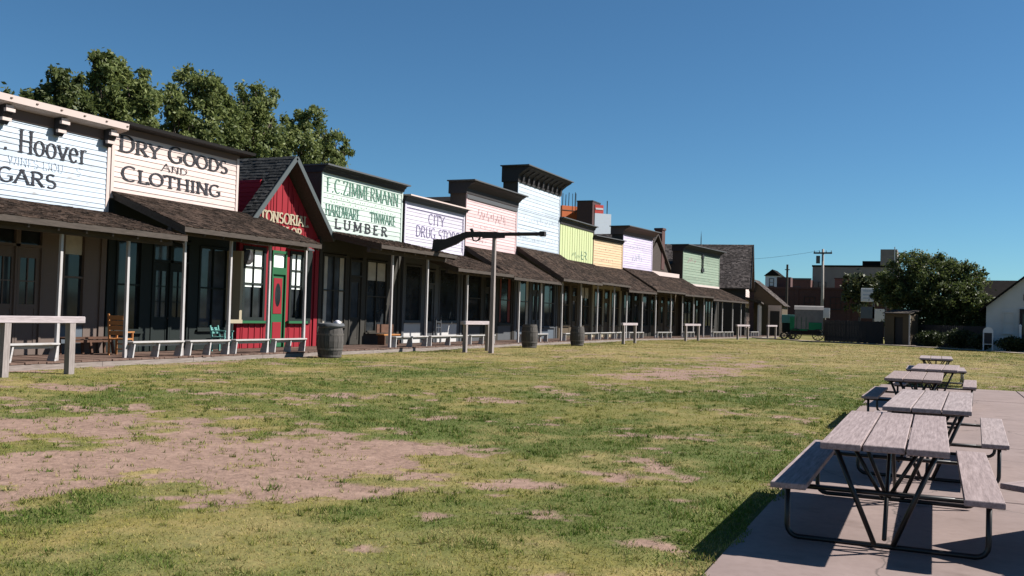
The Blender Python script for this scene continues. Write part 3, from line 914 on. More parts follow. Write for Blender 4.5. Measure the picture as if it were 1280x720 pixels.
# ---- 1 liquor and cigar store (runs out of the frame on the left); local x = world Y - 8
Y0 = 8.0
b = shop('shop_building', 'white clapboard store lettered Hoover with heavy pink bracketed cornice', Y0)
W = 12.2
body(b, W, 5.4)
false_front(b, W, 4.13, 6.15, 'p_blue_white', 0.15, edge='p_trim_white')
MB().box(0, W, -0.05, -0.002, 6.15, 6.42).build('frieze', 'p_brown', b)
co = MB().prism_x([(-0.05, 6.42), (-0.30, 6.46), (-0.40, 6.50), (-0.42, 6.67), (0.3, 6.67), (0.3, 6.42)], -0.2, W+0.26).build('cornice', 'p_trim_white', b)
for i in range(14):
    u = W+0.2-i*0.75
    MB().box(u-0.03, u+0.03, -0.432, -0.41, 6.58, 6.61).build('nail_block', 'p_brown', co)
for i in range(7):
    u = 12.0-i*1.66
    q = MB(); q.prism_x([(-0.06, 5.98), (-0.12, 5.95), (-0.2, 6.05), (-0.22, 6.16), (-0.28, 6.20), (-0.33, 6.30), (-0.33, 6.418), (-0.06, 6.418)], u-0.11, u+0.11)
    br = q.build('bracket', 'p_dark', co)
    for a, z in ((0.22, 6.08), (0.34, 6.3)):
        MB().box(u-0.13, u+0.13, -a-0.03, -a+0.06, z-0.04, z+0.04).build('bracket_scroll', 'p_trim_white', br)
lettering(b, '. Hoover', 8.80, 11.36, 5.36, 0.58, 'ink', 0.13, 0.05)
lettering(b, 'WINES LIQUORS', 8.95, 11.2, 5.02, 0.22, 'ink_faded', 0.10, 0.05, drop=0.25, serif=False)
lettering(b, 'CIGARS', 8.0, 10.4, 4.56, 0.36, 'ink', 0.20, 0.085)
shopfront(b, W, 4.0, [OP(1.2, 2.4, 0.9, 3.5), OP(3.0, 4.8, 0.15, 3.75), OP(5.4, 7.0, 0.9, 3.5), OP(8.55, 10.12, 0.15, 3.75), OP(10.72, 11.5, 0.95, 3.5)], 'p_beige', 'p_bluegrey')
window(b, 1.2, 2.4, 0.95, 3.48, 'p_beige', 1, 2); window(b, 5.4, 7.0, 0.95, 3.48, 'p_beige', 1, 2)
for a in (3.08, 8.62):
    w_ = 0.80 if a < 5 else 0.71
    door(b, a, a+w_, 0.16, 2.95, 'p_beige', (0.47, 0.90), nx=2, nz=2, transom=0.70)
    door(b, a+w_+0.01, a+2*w_+0.01, 0.16, 2.95, 'p_beige', (0.47, 0.90), nx=2, nz=2, transom=0.70)
half_shade(window(b, 10.72, 11.5, 1.0, 3.48, 'p_beige', 1, 2), 10.72, 11.5, 1.0, 3.48, 0.25)
awning(b, 0.0, 12.4, 4.13, 3.46, posts=(2.6, 4.7, 6.7, 8.74))

# ---- 2 dry goods
b = shop('shop_building', 'cream clapboard store front lettered DRY GOODS AND CLOTHING', 20.22)
W = 5.45
body(b, W, 5.6, mat='w_dark')
false_front(b, W, 4.75, 6.52, 'p_cream_pink', 0.15)
MB().box(0, W, -0.03, -0.001, 6.44, 6.62).build('frieze', 'p_brown', b)
MB().prism_x([(-0.03, 6.62), (-0.40, 6.66), (-0.45, 6.74), (0.5, 6.80), (0.5, 6.62)], 0.12, W+0.35).build('cornice', 'p_dark', b)
lettering(b, 'DRY GOODS', 0.28, 4.85, 5.94, 0.47, 'ink', 0.24, 0.08, small=0.82)
lettering(b, 'AND', 1.95, 3.0, 5.62, 0.22, 'ink', 0.17, 0.07, small=0.85)
lettering(b, 'CLOTHING', 0.42, 4.55, 5.12, 0.42, 'ink', 0.25, 0.085, small=0.88)
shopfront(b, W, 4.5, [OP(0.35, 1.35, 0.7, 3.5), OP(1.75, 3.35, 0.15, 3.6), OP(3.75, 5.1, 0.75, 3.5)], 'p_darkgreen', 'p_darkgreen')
window(b, 0.35, 1.35, 0.75, 3.48, 'p_darkgreen', 1, 2)
door(b, 1.83, 2.53, 0.16, 2.85, 'p_darkgreen', (0.38, 0.90), nx=2, nz=3, transom=0.62, gm='glass_grey'); door(b, 2.54, 3.26, 0.16, 2.85, 'p_darkgreen', (0.38, 0.90), nx=2, nz=3, transom=0.62)
window(b, 3.75, 5.1, 0.8, 3.48, 'p_darkgreen', 2, 2, gm='glass_grey')
# projecting end of the show window with a cream side frame
q = MB(); q.box(5.02, 5.14, -0.62, -0.032, 1.1, 3.4); q.box(4.55, 5.14, -0.66, -0.62, 1.02, 1.14)
q.build('show_window_frame', 'p_cream', b)
awning(b, 0.05, 6.45, 4.75, 3.72, posts=(-1.36+0.02+0.0, 0.72, 2.63, 4.48, 6.38), py=-2.2)

# ---- 3 red barber shop
b = shop('barber_shop', 'red board barber shop with steep gable lettered TONSORIAL PARLOR', 25.86)
W = 4.5; zr = 7.0; ze = 4.25; c = W/2; hw = 2.52
zwall = lambda u: zr-0.28-(abs(u-c))*(zr-ze)/hw
k = MB()
k.box(0.03, W-0.03, 0.125, 0.24, 0.1, 4.3)
k.box(c-0.95, c+0.95, 0.241, 9.0, 0.1, 6.05)
k.build('side_walls', 'p_red_lap', b)
# left wall clapboards of the narrower rear block, under its high eave
sd = siding_lap(-8.8, -0.25, 3.6, 6.03, 0.15)
sd.v = [(c-0.952+y_, -x_, z_) for x_, y_, z_ in sd.v]
sd.build('side_siding', 'p_red_lap', b, kind='stuff')
# front boards
n = 14; bw = W/n
ops = [OP(0.22, 1.42, 1.1, 3.65), OP(1.76, 2.58, 0.15, 3.6), OP(2.80, 3.66, 1.1, 3.65)]
def board_spans(u):
    sp = [(0.15, zwall(u)-0.02)]
    for o in ops:
        if o['u0']-0.02 < u < o['u1']+0.02:
            sp = [(0.15, o['z0'])] if o['z0'] > 0.3 else []
            sp.append((o['z1'], zwall(u)-0.02))
    return sp
edges = sorted(set([0.02, W-0.02]+[round(i*bw, 3) for i in range(1, n)]+[e for o in ops for e in (o['u0'], o['u1'])]))
for a, e in zip(edges[:-1], edges[1:]):
    if e-a < 0.02: continue
    m_ = (a+e)/2
    for za, zb in board_spans(m_):
        z1a = min(zb, zwall(a+0.001)-0.02) if zb > 3.9 else zb; z1b = min(zb, zwall(e-0.001)-0.02) if zb > 3.9 else zb
        if zb > 3.9: z1a, z1b = zwall(a)-0.02, zwall(e)-0.02
        y_ = random.uniform(0, 0.006)
        q = MB().add([(a+0.004, y_, za), (e-0.004, y_, za), (e-0.004, y_, z1b), (a+0.004, y_, z1a), (a+0.004, 0.12, za), (e-0.004, 0.12, za), (e-0.004, 0.12, z1b), (a+0.004, 0.12, z1a)],
                     [(0, 1, 2, 3), (4, 7, 6, 5), (0, 4, 5, 1), (1, 5, 6, 2), (2, 6, 7, 3), (3, 7, 4, 0)])
        q.build('board', 'p_red', b)
        if a > 0.1:
            MB().box(a-0.022, a+0.022, -0.02, -0.001, za, min(z1a, z1b)).build('batten', 'p_red', b)
for o in (ops[0], ops[2]):
    w_ = window(b, o['u0'], o['u1'], o['z0'], o['z1'], 'p_darkgreen', 2, 2, fw=0.11)
    zm = (o['z0']+o['z1'])/2
    MB().box(o['u0']+0.09, o['u1']-0.09, 0.052, 0.058, zm-0.12, o['z1']-0.08).build('window_shade', 'p_shade_white', w_)
    f = MB(); f.box(o['u0']+0.11, o['u1']-0.11, -0.004, 0.05, zm+0.55, zm+0.59); f.build('muntin', 'p_darkgreen', w_)
    f = MB(); f.box(o['u0']-0.14, o['u1']+0.14, -0.16, -0.032, o['z0']-0.09, o['z0']-0.005); f.build('green_sill', 'p_green', w_)
    f = MB(); f.prism_x([(-0.03, o['z1']+0.20), (-0.3, o['z1']+0.10), (-0.3, o['z1']+0.06), (-0.03, o['z1']+0.06)], o['u0']-0.2, o['u1']+0.2); f.build('window_hood', 'p_grey', w_)
# door with oval light
df = MB(); u0, u1, z1 = 1.82, 2.52, 2.75
df.box(1.76, 1.82, -0.05, 0.1, 0.15, 3.6); df.box(2.52, 2.58, -0.05, 0.1, 0.15, 3.6); df.box(1.82, 2.52, -0.05, 0.1, 3.5, 3.6); df.box(1.82, 2.52, -0.05, 0.1, 2.75, 3.0)
fo = df.build('door_frame', 'p_green', b)
MB().box(1.83, 2.51, 0.03, 0.04, 3.0, 3.5).build('transom_pane', 'p_shade_white', fo)
dl = MB().box(1.825, 2.515, 0.02, 0.06, 0.17, 2.745).build('door', 'p_green', b)
for z0_, z1_ in ((0.40, 1.05), (1.35, 2.62)):
    MB().box(1.93, 2.41, 0.004, 0.019, z0_, z1_).build('door_panel', 'p_red', dl)
ov = [(2.17+0.16*math.cos(t*math.pi/12), 0.0, 2.02+0.42*math.sin(t*math.pi/12)) for t in range(24)]
MB().add(ov+[(x_, 0.003, z_) for x_, y_, z_ in ov], [tuple(range(24)), tuple(range(47, 23, -1))]+[(i, (i+1) % 24, 24+(i+1) % 24, 24+i) for i in range(24)]).build('oval_pane', 'glass', dl)
# dark green side shutter at the right corner
MB().box(3.76, 4.1, -0.06, -0.022, 1.0, 3.75).build('shutter', 'p_darkgreen', b)
MB().box(W-0.2, W+0.02, -0.05, -0.021, 0.15, 4.2).build('corner_board', 'p_red', b)
# roof: deep front gable, shorter eaves behind
def gable_roof(root, c, hw, zr, ze, y0, y1, mat, rake=None, rakemat='p_grey', zcut=None, name='roof'):
    sl = (zr-ze)/hw
    e = hw if zcut is None else (zr-zcut)/sl
    t = 0.12
    k = MB()
    zz = zr-e*sl
    k.prism_y([(c-e, zz), (c, zr), (c+e, zz), (c+e, zz-t), (c, zr-t*1.3), (c-e, zz-t)], y0, y1)
    r = k.build(name, 'w_dark', root)
    for sgn in (-1, 1):
        sh = shingles(y0, y1, 0, zr+0.002, e, zz+0.002, 0.17, 0.2)
        sh.v = [(c+sgn*y_, x_, z_) for x_, y_, z_ in sh.v]
        sh.build('shingles', mat, r, kind='stuff')
    if rake:
        for sgn in (-1, 1):
            MB().bar((c, y0-0.02, zr-0.06), (c+sgn*e, y0-0.02, zz-0.06), 0.035, rake, (0, 0, 1)).build('rake_board', rakemat, r)
    return r
gable_roof(b, c, hw, zr, ze, -0.55, 0.10, 'shingle_dark', 0.17, 'p_rake')
gable_roof(b, c, hw, zr-0.01, ze, 0.11, 9.2, 'shingle_dark', zcut=6.0)
lettering(b, 'TONSORIAL', 1.0, 3.75, 4.60, 0.36, 'p_cream', 0.24, 0.12, v=-0.036, gap=0.10)
lettering(b, 'PARLOR', 1.55, 3.4, 4.16, 0.32, 'p_cream', 0.26, 0.13, v=-0.036)
# round wall fitting by the left window
q = MB().lathe([(0.0, 0), (0.24, 0.0), (0.26, 0.04), (0.26, 0.10), (0.2, 0.12), (0.0, 0.12)], n=24)
ro = q.build('round_wall_fitting', 'p_dark', b, smooth=False, loc=(0.30, -0.06, 3.25)); ro.rotation_euler = (math.radians(90), 0, 0)
MB().lathe([(0.0, 0.12), (0.1, 0.122), (0.1, 0.135), (0.0, 0.135)], n=16).build('round_centre', 'p_grey', ro)

# ---- 4 hardware
b = shop('shop_building', 'mint white hardware store front lettered F.C.ZIMMERMANN and LUMBER', 30.42)
W = 6.1
body(b, W, 5.8)
false_front(b, W, 4.62, 6.85, 'p_mint', 0.2)
crown(b, W, 7.1, 0.3, 0.32, 'p_dark', 0.1, capmat='p_grey')
lettering(b, 'F.C.ZIMMERMANN', 0.35, 5.7, 6.10, 0.55, 'ink_green', 0.13, 0.05)
for z_, u0_, u1_ in ((5.86, 0.4, 5.2), (5.68, 0.6, 5.6)):
    faded_marks(b, u0_, u1_, z_, z_+0.13, 26, 'ink_pale_green')
lettering(b, 'HARDWARE', 0.32, 2.72, 5.20, 0.42, 'ink_green', 0.14, 0.07)
lettering(b, 'TINWARE', 3.5, 5.55, 5.24, 0.40, 'ink_green', 0.14, 0.07)
lettering(b, 'LUMBER', 0.98, 4.85, 4.74, 0.36, 'ink', 0.26, 0.14, gap=0.42)
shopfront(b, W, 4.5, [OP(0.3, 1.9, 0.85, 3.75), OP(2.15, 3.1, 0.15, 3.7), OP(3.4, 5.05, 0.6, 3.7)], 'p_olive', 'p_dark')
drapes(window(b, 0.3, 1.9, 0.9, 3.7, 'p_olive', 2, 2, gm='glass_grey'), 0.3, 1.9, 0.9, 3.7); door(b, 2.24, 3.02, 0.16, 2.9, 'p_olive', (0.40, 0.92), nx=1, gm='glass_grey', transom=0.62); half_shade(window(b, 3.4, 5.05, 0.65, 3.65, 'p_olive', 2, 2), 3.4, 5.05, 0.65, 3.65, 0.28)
awning(b, 0.0, 6.15, 4.58, 4.02, posts=(1.75, 4.6), pr=0.048)

# ---- 5 drug store
b = shop('shop_building', 'pale lilac store front lettered CITY DRUG STORE behind the rifle sign', 36.72)
W = 5.9
body(b, W, 5.4)
false_front(b, W, 4.42, 6.46, 'p_lilac_white', 0.16)
crown(b, W, 6.72, 0.28, 0.34, 'p_grey', 0.12, capmat='p_trim_white')
q = MB()
for a, e, z0_, z1_ in ((0.2, 5.7, 6.16, 6.18), (5.66, 5.69, 4.6, 6.16)): q.box(a, e, -0.036, -0.030, z0_, z1_)
q.build('painted_border', 'ink_purple', b)
lettering(b, 'CITY', 2.2, 3.75, 5.62, 0.48, 'ink_purple', 0.10, 0.06)
lettering(b, 'DRUG STORE', 1.05, 5.35, 4.98, 0.48, 'ink_purple', 0.10, 0.06)
shopfront(b, W, 4.3, [OP(0.25, 1.8, 1.05, 3.7), OP(2.1, 3.1, 0.15, 3.6), OP(3.45, 5.45, 1.05, 3.7)], 'p_grey', 'p_white')
window(b, 0.25, 1.8, 1.1, 3.66, 'p_grey', 1, 1); door(b, 2.2, 3.0, 0.16, 2.85, 'p_grey', (0.36, 0.92), transom=0.6); window(b, 3.45, 5.45, 1.1, 3.66, 'p_grey', 1, 1)
awning(b, 0.0, 5.95, 4.40, 3.50, posts=(2.05, 4.95), pr=0.048)

# ---- 6 pink saloon front
b = shop('shop_building', 'faded pink store front with dark crown cornice behind the rifle post', 42.72)
W = 6.35
body(b, W, 6.6)
false_front(b, W, 4.95, 7.62, 'p_pink', 0.17)
crown(b, W, 8.2, 0.66, 0.55, 'p_dark', 0.25)
MB().box(0.0, W, -0.075, -0.042, 7.30, 7.50).build('frieze', 'p_grey', b)
faded_marks(b, 1.3, 4.9, 6.35, 6.95, 17, 'ink_brown'); faded_marks(b, 0.9, 4.0, 5.95, 6.15, 8, 'ink_brown'); faded_marks(b, 0.7, 2.6, 5.15, 5.5, 6, 'ink_brown')
shopfront(b, W, 4.8, [OP(0.4, 2.1, 0.95, 3.7), OP(2.5, 3.9, 0.15, 3.6), OP(4.3, 6.0, 0.95, 3.7)], 'p_olive', 'p_grey')
window(b, 0.4, 2.1, 1.0, 3.66, 'p_olive', 1, 2); door(b, 2.58, 3.2, 0.16, 2.9, 'p_olive', (0.4, 0.9), transom=0.6); door(b, 3.21, 3.82, 0.16, 2.9, 'p_olive', (0.4, 0.9), transom=0.6); drapes(window(b, 4.3, 6.0, 1.0, 3.66, 'p_olive', 1, 2), 4.3, 6.0, 1.0, 3.66, 'drape_red')
awning(b, 0.0, 6.5, 4.92, 3.40, posts=(1.95, 4.95), pr=0.048)

# ---- 7 tall white front
b = shop('shop_building', 'tallest store front, ice white boards under black bracketed cornice', 49.10)
W = 6.65
body(b, W, 8.0)
false_front(b, W, 5.40, 9.0, 'p_ice', 0.20)
crown(b, W, 9.92, 0.92, 0.75, 'p_dark', 0.3, dent=9)
for z_ in (7.55, 6.65):
    MB().box(0.15, W-0.15, -0.034, -0.030, z_, z_+0.03).build('board_gap', 'ink_faded', b)
faded_marks(b, 1.0, 5.8, 6.9, 7.3, 14, 'ink_faded'); faded_marks(b, 0.5, 6.0, 5.75, 6.2, 16, 'ink_faded')
shopfront(b, W, 5.3, [OP(0.4, 2.2, 0.8, 3.8), OP(2.6, 4.0, 0.15, 3.7), OP(4.4, 6.2, 0.8, 3.8)], 'p_grey', 'p_bluegrey')
drapes(window(b, 0.4, 2.2, 0.85, 3.76, 'p_grey', 1, 2), 0.4, 2.2, 0.85, 3.76); door(b, 2.68, 3.3, 0.16, 2.95, 'p_grey', (0.4, 0.9), transom=0.62); door(b, 3.31, 3.92, 0.16, 2.95, 'p_grey', (0.4, 0.9), transom=0.62); window(b, 4.4, 6.2, 0.85, 3.76, 'p_grey', 1, 2)
awning(b, 0.0, 6.75, 5.38, 3.62, ye=-2.9, posts=(1.7, 4.9), pr=0.048)

# ---- 8 lime vertical-board front
b = shop('shop_building', 'lime green store front of upright boards and battens', 55.82)
W = 6.4
body(b, W, 6.4)
false_front(b, W, 5.1, 7.35, 'p_lime', vertical=True)
crown(b, W, 7.72, 0.42, 0.3, 'p_dark', 0.12)
lettering(b, 'ER', 4.0, 5.1, 5.35, 0.5, 'ink_green', 0.14, 0.08, v=-0.05, drop=0.15); faded_marks(b, 2.2, 3.9, 5.3, 5.75, 7, 'ink_green', v=-0.05)
shopfront(b, W, 5.0, [OP(0.4, 2.1, 0.9, 3.6), OP(2.6, 3.6, 0.15, 3.5), OP(4.1, 6.0, 0.9, 3.6)], 'p_tan', 'p_tan')
window(b, 0.4, 2.1, 0.95, 3.56, 'p_tan', 2, 2); door(b, 2.7, 3.5, 0.16, 2.8, 'p_tan', (0.4, 0.9), transom=0.6); half_shade(window(b, 4.1, 6.0, 0.95, 3.56, 'p_tan', 2, 2), 4.1, 6.0, 0.95, 3.56, 0.3)
awning(b, 0.0, 6.5, 5.15, 3.72, posts=(1.2, 4.6), pr=0.048)

# ---- the far shops turn slightly toward the lawn
PH = math.radians(7.0)
FR = RZ-PH
def far_pt(s_, back=0.0):
    return (-21.5+s_*math.sin(PH)-back*math.cos(PH), 62.3+s_*math.cos(PH)+back*math.sin(PH), 0)
def far_shop(name, label, s0):
    return thing(name, label, 'building', far_pt(s0), FR)

b = far_shop('shop_building', 'low peach orange store front between lime and lavender fronts', 0.0)
W = 4.85
body(b, W, 5.6, mat='w_dark')
false_front(b, W, 5.1, 6.95, 'p_peach', 0.17)
crown(b, W, 7.15, 0.26, 0.25, 'p_dark', 0.08)
faded_marks(b, 0.8, 4.0, 6.2, 6.4, 9, 'ink_brown'); faded_marks(b, 1.2, 3.6, 5.4, 5.7, 6, 'ink_brown')
shopfront(b, W, 5.0, [OP(0.4, 1.7, 0.9, 3.5), OP(2.0, 2.9, 0.15, 3.5), OP(3.2, 4.5, 0.9, 3.5)], 'p_cream', 'p_tan')
window(b, 0.4, 1.7, 0.95, 3.46, 'p_tan', 1, 2); door(b, 2.08, 2.82, 0.16, 2.8, 'p_tan', (0.4, 0.9), transom=0.6); window(b, 3.2, 4.5, 0.95, 3.46, 'p_tan', 1, 2)
awning(b, 0.0, 4.9, 5.08, 3.42, posts=(0.9, 3.6), pr=0.048)

b = far_shop('shop_building', 'lavender white store front with dark flared cornice', 4.9)
W = 5.55
body(b, W, 6.4)
false_front(b, W, 5.22, 7.7, 'p_lavender', 0.17)
crown(b, W, 8.25, 0.62, 0.6, 'p_brown', 0.3)
faded_marks(b, 1.2, 4.4, 6.7, 7.0, 8, 'ink_faded'); faded_marks(b, 1.6, 3.6, 5.7, 6.4, 9, 'ink_faded')
shopfront(b, W, 5.1, [OP(0.4, 2.0, 0.9, 3.5), OP(2.3, 3.2, 0.15, 3.5), OP(3.6, 5.1, 0.9, 3.5)], 'p_olive', 'p_olive')
window(b, 0.4, 2.0, 0.95, 3.46, 'p_olive', 1, 2); door(b, 2.38, 3.12, 0.16, 2.8, 'p_olive', (0.4, 0.9), transom=0.6); window(b, 3.6, 5.1, 0.95, 3.46, 'p_olive', 1, 2)
awning(b, 0.0, 5.7, 5.2, 3.60, posts=(1.2, 4.2), pr=0.048)

b = far_shop('shingled_house', 'low shingled house with brick chimney between lavender and green fronts', 10.6)
W = 6.4
MB().box(0.05, W-0.05, 0.5, 8.0, 0.1, 5.3).build('walls', 'p_tan', b)
MB().prism_y([(0.1, 5.3), (W/2, 7.75), (W-0.1, 5.3)], 1.0, 7.9).build('gable_wall', 'w_dark', b)
gable_roof(b, W/2-0.2, 3.4, 8.5, 5.35, 0.8, 8.2, 'shingle_grey')
fr = MB().box(0.0, W, 0.2, 0.5, 4.6, 5.30).build('front_band', 'p_trim_white', b)
shopfront(b, W, 4.6, [OP(0.5, 2.2, 0.9, 3.4), OP(2.6, 3.5, 0.15, 3.4), OP(4.0, 5.8, 0.9, 3.4)], 'p_tan', 'p_tan', y=0.3)
window(b, 0.5, 2.2, 0.95, 3.36, 'p_tan', 2, 2, y=0.3); door(b, 2.68, 3.42, 0.16, 2.75, 'p_tan', (0.4, 0.9), y=0.33, transom=0.55); window(b, 4.0, 5.8, 0.95, 3.36, 'p_tan', 2, 2, y=0.3)
q = MB().box(4.2, 4.85, 0.95, 1.6, 5.6, 8.85).build('chimney', 'brick_dark', b)
MB().box(4.14, 4.91, 0.89, 1.66, 8.85, 9.02).build('chimney_cap', 'brick_dark', q)
awning(b, 0.0, 6.5, 4.95, 3.5, posts=(0.9, 3.4, 5.8), pr=0.048)

b = far_shop('shop_building', 'sage green store front with stained boards and hanging bracket', 17.1)
W = 9.4
body(b, W, 6.2)
false_front(b, W, 4.55, 7.35, 'p_sage', 0.22)
crown(b, W, 7.85, 0.56, 0.55, 'p_dark', 0.25)
MB().box(0.0, W, -0.06, -0.042, 4.42, 4.62).build('bottom_board', 'p_trim_white', b)
faded_marks(b, 0.9, 3.2, 6.3, 6.9, 7, 'ink_brown')
q = MB(); q.box(4.55, 5.0, -0.12, -0.03, 6.95, 7.28); q.box(4.5, 5.1, -0.12, -0.03, 5.75, 6.05); q.box(4.6, 4.66, -0.09, -0.035, 6.05, 6.95); q.box(4.9, 4.96, -0.09, -0.035, 6.05, 6.95); q.box(4.66, 4.9, -0.09, -0.035, 6.4, 6.46)
q.build('lamp_bracket', 'iron', b)
shopfront(b, W, 4.4, [OP(0.6, 2.6, 0.9, 3.3), OP(3.4, 4.4, 0.15, 3.3), OP(5.2, 8.4, 0.9, 3.3)], 'p_olive', 'p_olive')
window(b, 0.6, 2.6, 0.95, 3.26, 'p_olive', 2, 2); door(b, 3.48, 4.32, 0.16, 2.7, 'p_olive', (0.4, 0.9), transom=0.5); window(b, 5.2, 8.4, 0.95, 3.26, 'p_olive', 4, 2)
awning(b, 0.0, 9.6, 4.45, 3.30, posts=(1.2, 4.0, 6.8, 9.2), pr=0.048)

# ---- gabled house at the end of the row
b = thing('gabled_house', 'tall grey shingled house with white gable end at the end of the row', 'building', (-16.95, 95.0, 0), RZ+math.radians(7.5))
W = 8.6
MB().box(0.05, W-0.05, 0.02, 9.0, 0.1, 4.7).build('walls', 'p_olive', b)
MB().prism_y([(0.05, 4.7), (W/2, 9.0), (W-0.05, 4.7)], 0.03, 8.9).build('gable_wall', 'p_trim_white', b)
siding_lap(0.05, W-0.05, 2.9, 4.7, 0.2).build('front_siding', 'p_trim_white', b, kind='stuff')
gable_roof(b, W/2, 4.7, 9.35, 4.75, -0.5, 9.2, 'shingle_grey', 0.22, 'p_dark')
lr = MB().lathe([(0.05, 0), (0.04, 0.7), (0.0, 1.5)], n=8).build('finial', 'iron', b, loc=(W/2, 4.8, 9.3))
door(b, 3.8, 4.8, 0.16, 2.3, 'p_trim_white', (0.4, 0.9), y=-0.03); window(b, 1.2, 2.4, 0.9, 2.4, 'p_trim_white', 2, 2, y=-0.06); window(b, 6.2, 7.4, 0.9, 2.4, 'p_trim_white', 2, 2, y=-0.06); window(b, 3.7, 4.9, 5.4, 6.9, 'p_trim_white', 2, 2, y=-0.03)
awning(b, -0.3, W+0.3, 3.9, 3.5, ye=-1.5, posts=(0.1, 3.0, 5.6, W-0.1), py=-1.25, postmat='p_white', pr=0.09)

# ---- lean-to shed past the house
b = thing('shed', 'small brown lean-to shed with white door frame past the row', 'shed', (-14.75, 104.0, 0), RZ)
q = MB(); q.prism_x([(0, 0.0), (0, 3.4), (2.9, 5.8), (2.9, 0.0)], 0, 4.0); q.build('walls', 'p_tan', b)
sh = shingles(-0.2, 4.2, 3.1, 6.05, -0.3, 3.22, 0.2, 0.25); sh.build('shingles', 'shingle_grey', b, kind='stuff')
fr = MB(); fr.box(-0.05, -0.002, 0.02, 0.22, 0.0, 3.3); fr.box(-0.05, -0.002, 1.2, 1.4, 0.0, 3.3); fr.box(-0.05, -0.002, 0.22, 1.2, 2.7, 3.3); fr.build('door_frame', 'p_trim_white', b)
MB().box(-0.02, -0.003, 0.22, 1.2, 0.0, 2.7).build('door', 'p_dark', b)
MB().box(0.0, 4.0, -0.03, -0.002, 0.0, 3.38).build('front_boards', 'p_tan', b)

# ------------------------------------------------------------------ boardwalk
def boardwalk():
    root = MB().box(-21.44, -19.05, 2.0, 62.1, 0.0, 0.10).build('boardwalk', 'w_dark', kind='structure')
    k = MB(); y = 2.0
    while y < 62.0:
        w = random.uniform(0.16, 0.22)
        k.box(-21.46, -19.0+random.uniform(-0.02, 0.03), y, y+w-0.012, 0.11, 0.15+random.uniform(-0.006, 0.006)); y += w
    k.build('planks', 'w_deck', root, kind='stuff')
    y = 2.0
    while y < 62.0:
        L = min(random.uniform(2.6, 4.2), 62.05-y)
        MB().box(-19.045, -18.99, y+0.006, y+L-0.006, -0.04, 0.105+random.uniform(-0.008, 0.003)).build('edge_board', 'w_grey_edge', root); y += L
    r2 = MB().box(0, 38, -2.45, -0.06, 0.0, 0.10).build('boardwalk', 'w_dark', kind='structure')
    r2.location = far_pt(0); r2.rotation_euler = (0, 0, FR)
    k = MB(); u = 0.0
    while u < 38:
        w = random.uniform(0.18, 0.24)
        k.box(u, u+w-0.012, -2.5+random.uniform(-0.02, 0.03), -0.05, 0.11, 0.15+random.uniform(-0.006, 0.006)); u += w
    k.build('planks', 'w_deck', r2, kind='stuff')
    u = 0.0
    while u < 38:
        L = min(random.uniform(3.0, 4.4), 38.0-u)
        MB().box(u+0.006, u+L-0.006, -2.51, -2.455, -0.04, 0.105).build('edge_board', 'w_grey_edge', r2); u += L+0.001
boardwalk()

# ------------------------------------------------------------------ porch benches along the boardwalk edge
def bench(L, loc, rz, label, mat='p_bench', seat=0.43, wd=0.26, legs=2, group='plank benches along the boardwalk edge'):
    r = thing('porch_bench', label, 'bench', loc, rz, group)
    MB().box(0.05, L-0.05, -wd/2, wd/2, seat-0.045, seat, 0.006).build('seat', mat, r)
    MB().box(0.12, L-0.12, -0.02, 0.02, seat-0.13, seat-0.047).build('stretcher', mat, r)
    pos = [0.16+(L-0.24)*i/(legs-1) for i in range(legs)] if legs > 1 else [L/2]
    for i, u in enumerate(pos):
        q = MB()
        du = 0.10
        for s_ in (1,):
            q.add([(u-0.02, -0.09, seat-0.046), (u+0.025, -0.09, seat-0.046), (u+0.025, 0.09, seat-0.046), (u-0.02, 0.09, seat-0.046),
                   (u-0.02-du, -0.13, 0), (u+0.025-du, -0.13, 0), (u+0.025-du, 0.13, 0), (u-0.02-du, 0.13, 0)],
                  [(0, 3, 2, 1), (4, 5, 6, 7), (0, 1, 5, 4), (1, 2, 6, 5), (2, 3, 7, 6), (3, 0, 4, 7)])
        q.build('leg', mat, r)
    return r
LX = -19.22
bl = [(14.05, 16.72, 'plank bench at the left picture edge behind the nearest hitching rail'),
      (18.90, 20.88, 'plank bench between porch posts beside the orange chair'),
      (21.0, 22.80, 'plank bench between porch posts beside the teal chair'),
      (22.92, 24.62, 'plank bench before the left window of the red barber shop'),
      (24.78, 26.58, 'plank bench before the red barber shop door, beside the trash barrel'),
      (32.25, 34.95, 'plank bench between the first two hardware store porch posts'),
      (35.1, 38.70, 'plank bench running up to the rifle sign post on its left'),
      (38.85, 41.6, 'plank bench just right of the rifle sign post'),
      (44.8, 48.4, 'plank bench between the two plain far barrels'),
      (51.0, 53.9, 'plank bench just right of the far barrel'),
      (54.1, 57.0, 'plank bench under the tall white store porch'),
      (57.2, 60.3, 'plank bench under the lime store porch, left half'),
      (60.5, 62.6, 'plank bench under the lime store porch, right end')]
for a, e, lab in bl:
    bench(e-a, (LX, a, 0.15), RZ, lab, legs=3 if e-a > 1.7 else 2)
for s0, s1, lab in ((1.0, 3.6, 'plank bench under the peach store porch'), (6.1, 9.0, 'plank bench under the lavender store porch'), (11.5, 13.9, 'plank bench under the shingled house porch'), (18.3, 21.0, 'plank bench under the sage store porch, left part'), (21.2, 23.8, 'plank bench under the sage store porch, right part'), (28.9, 31.4, 'plank bench before the gabled end house')):
    p = far_pt(s0, -2.28); bench(s1-s0, (p[0], p[1], 0.15), FR, lab, legs=4)

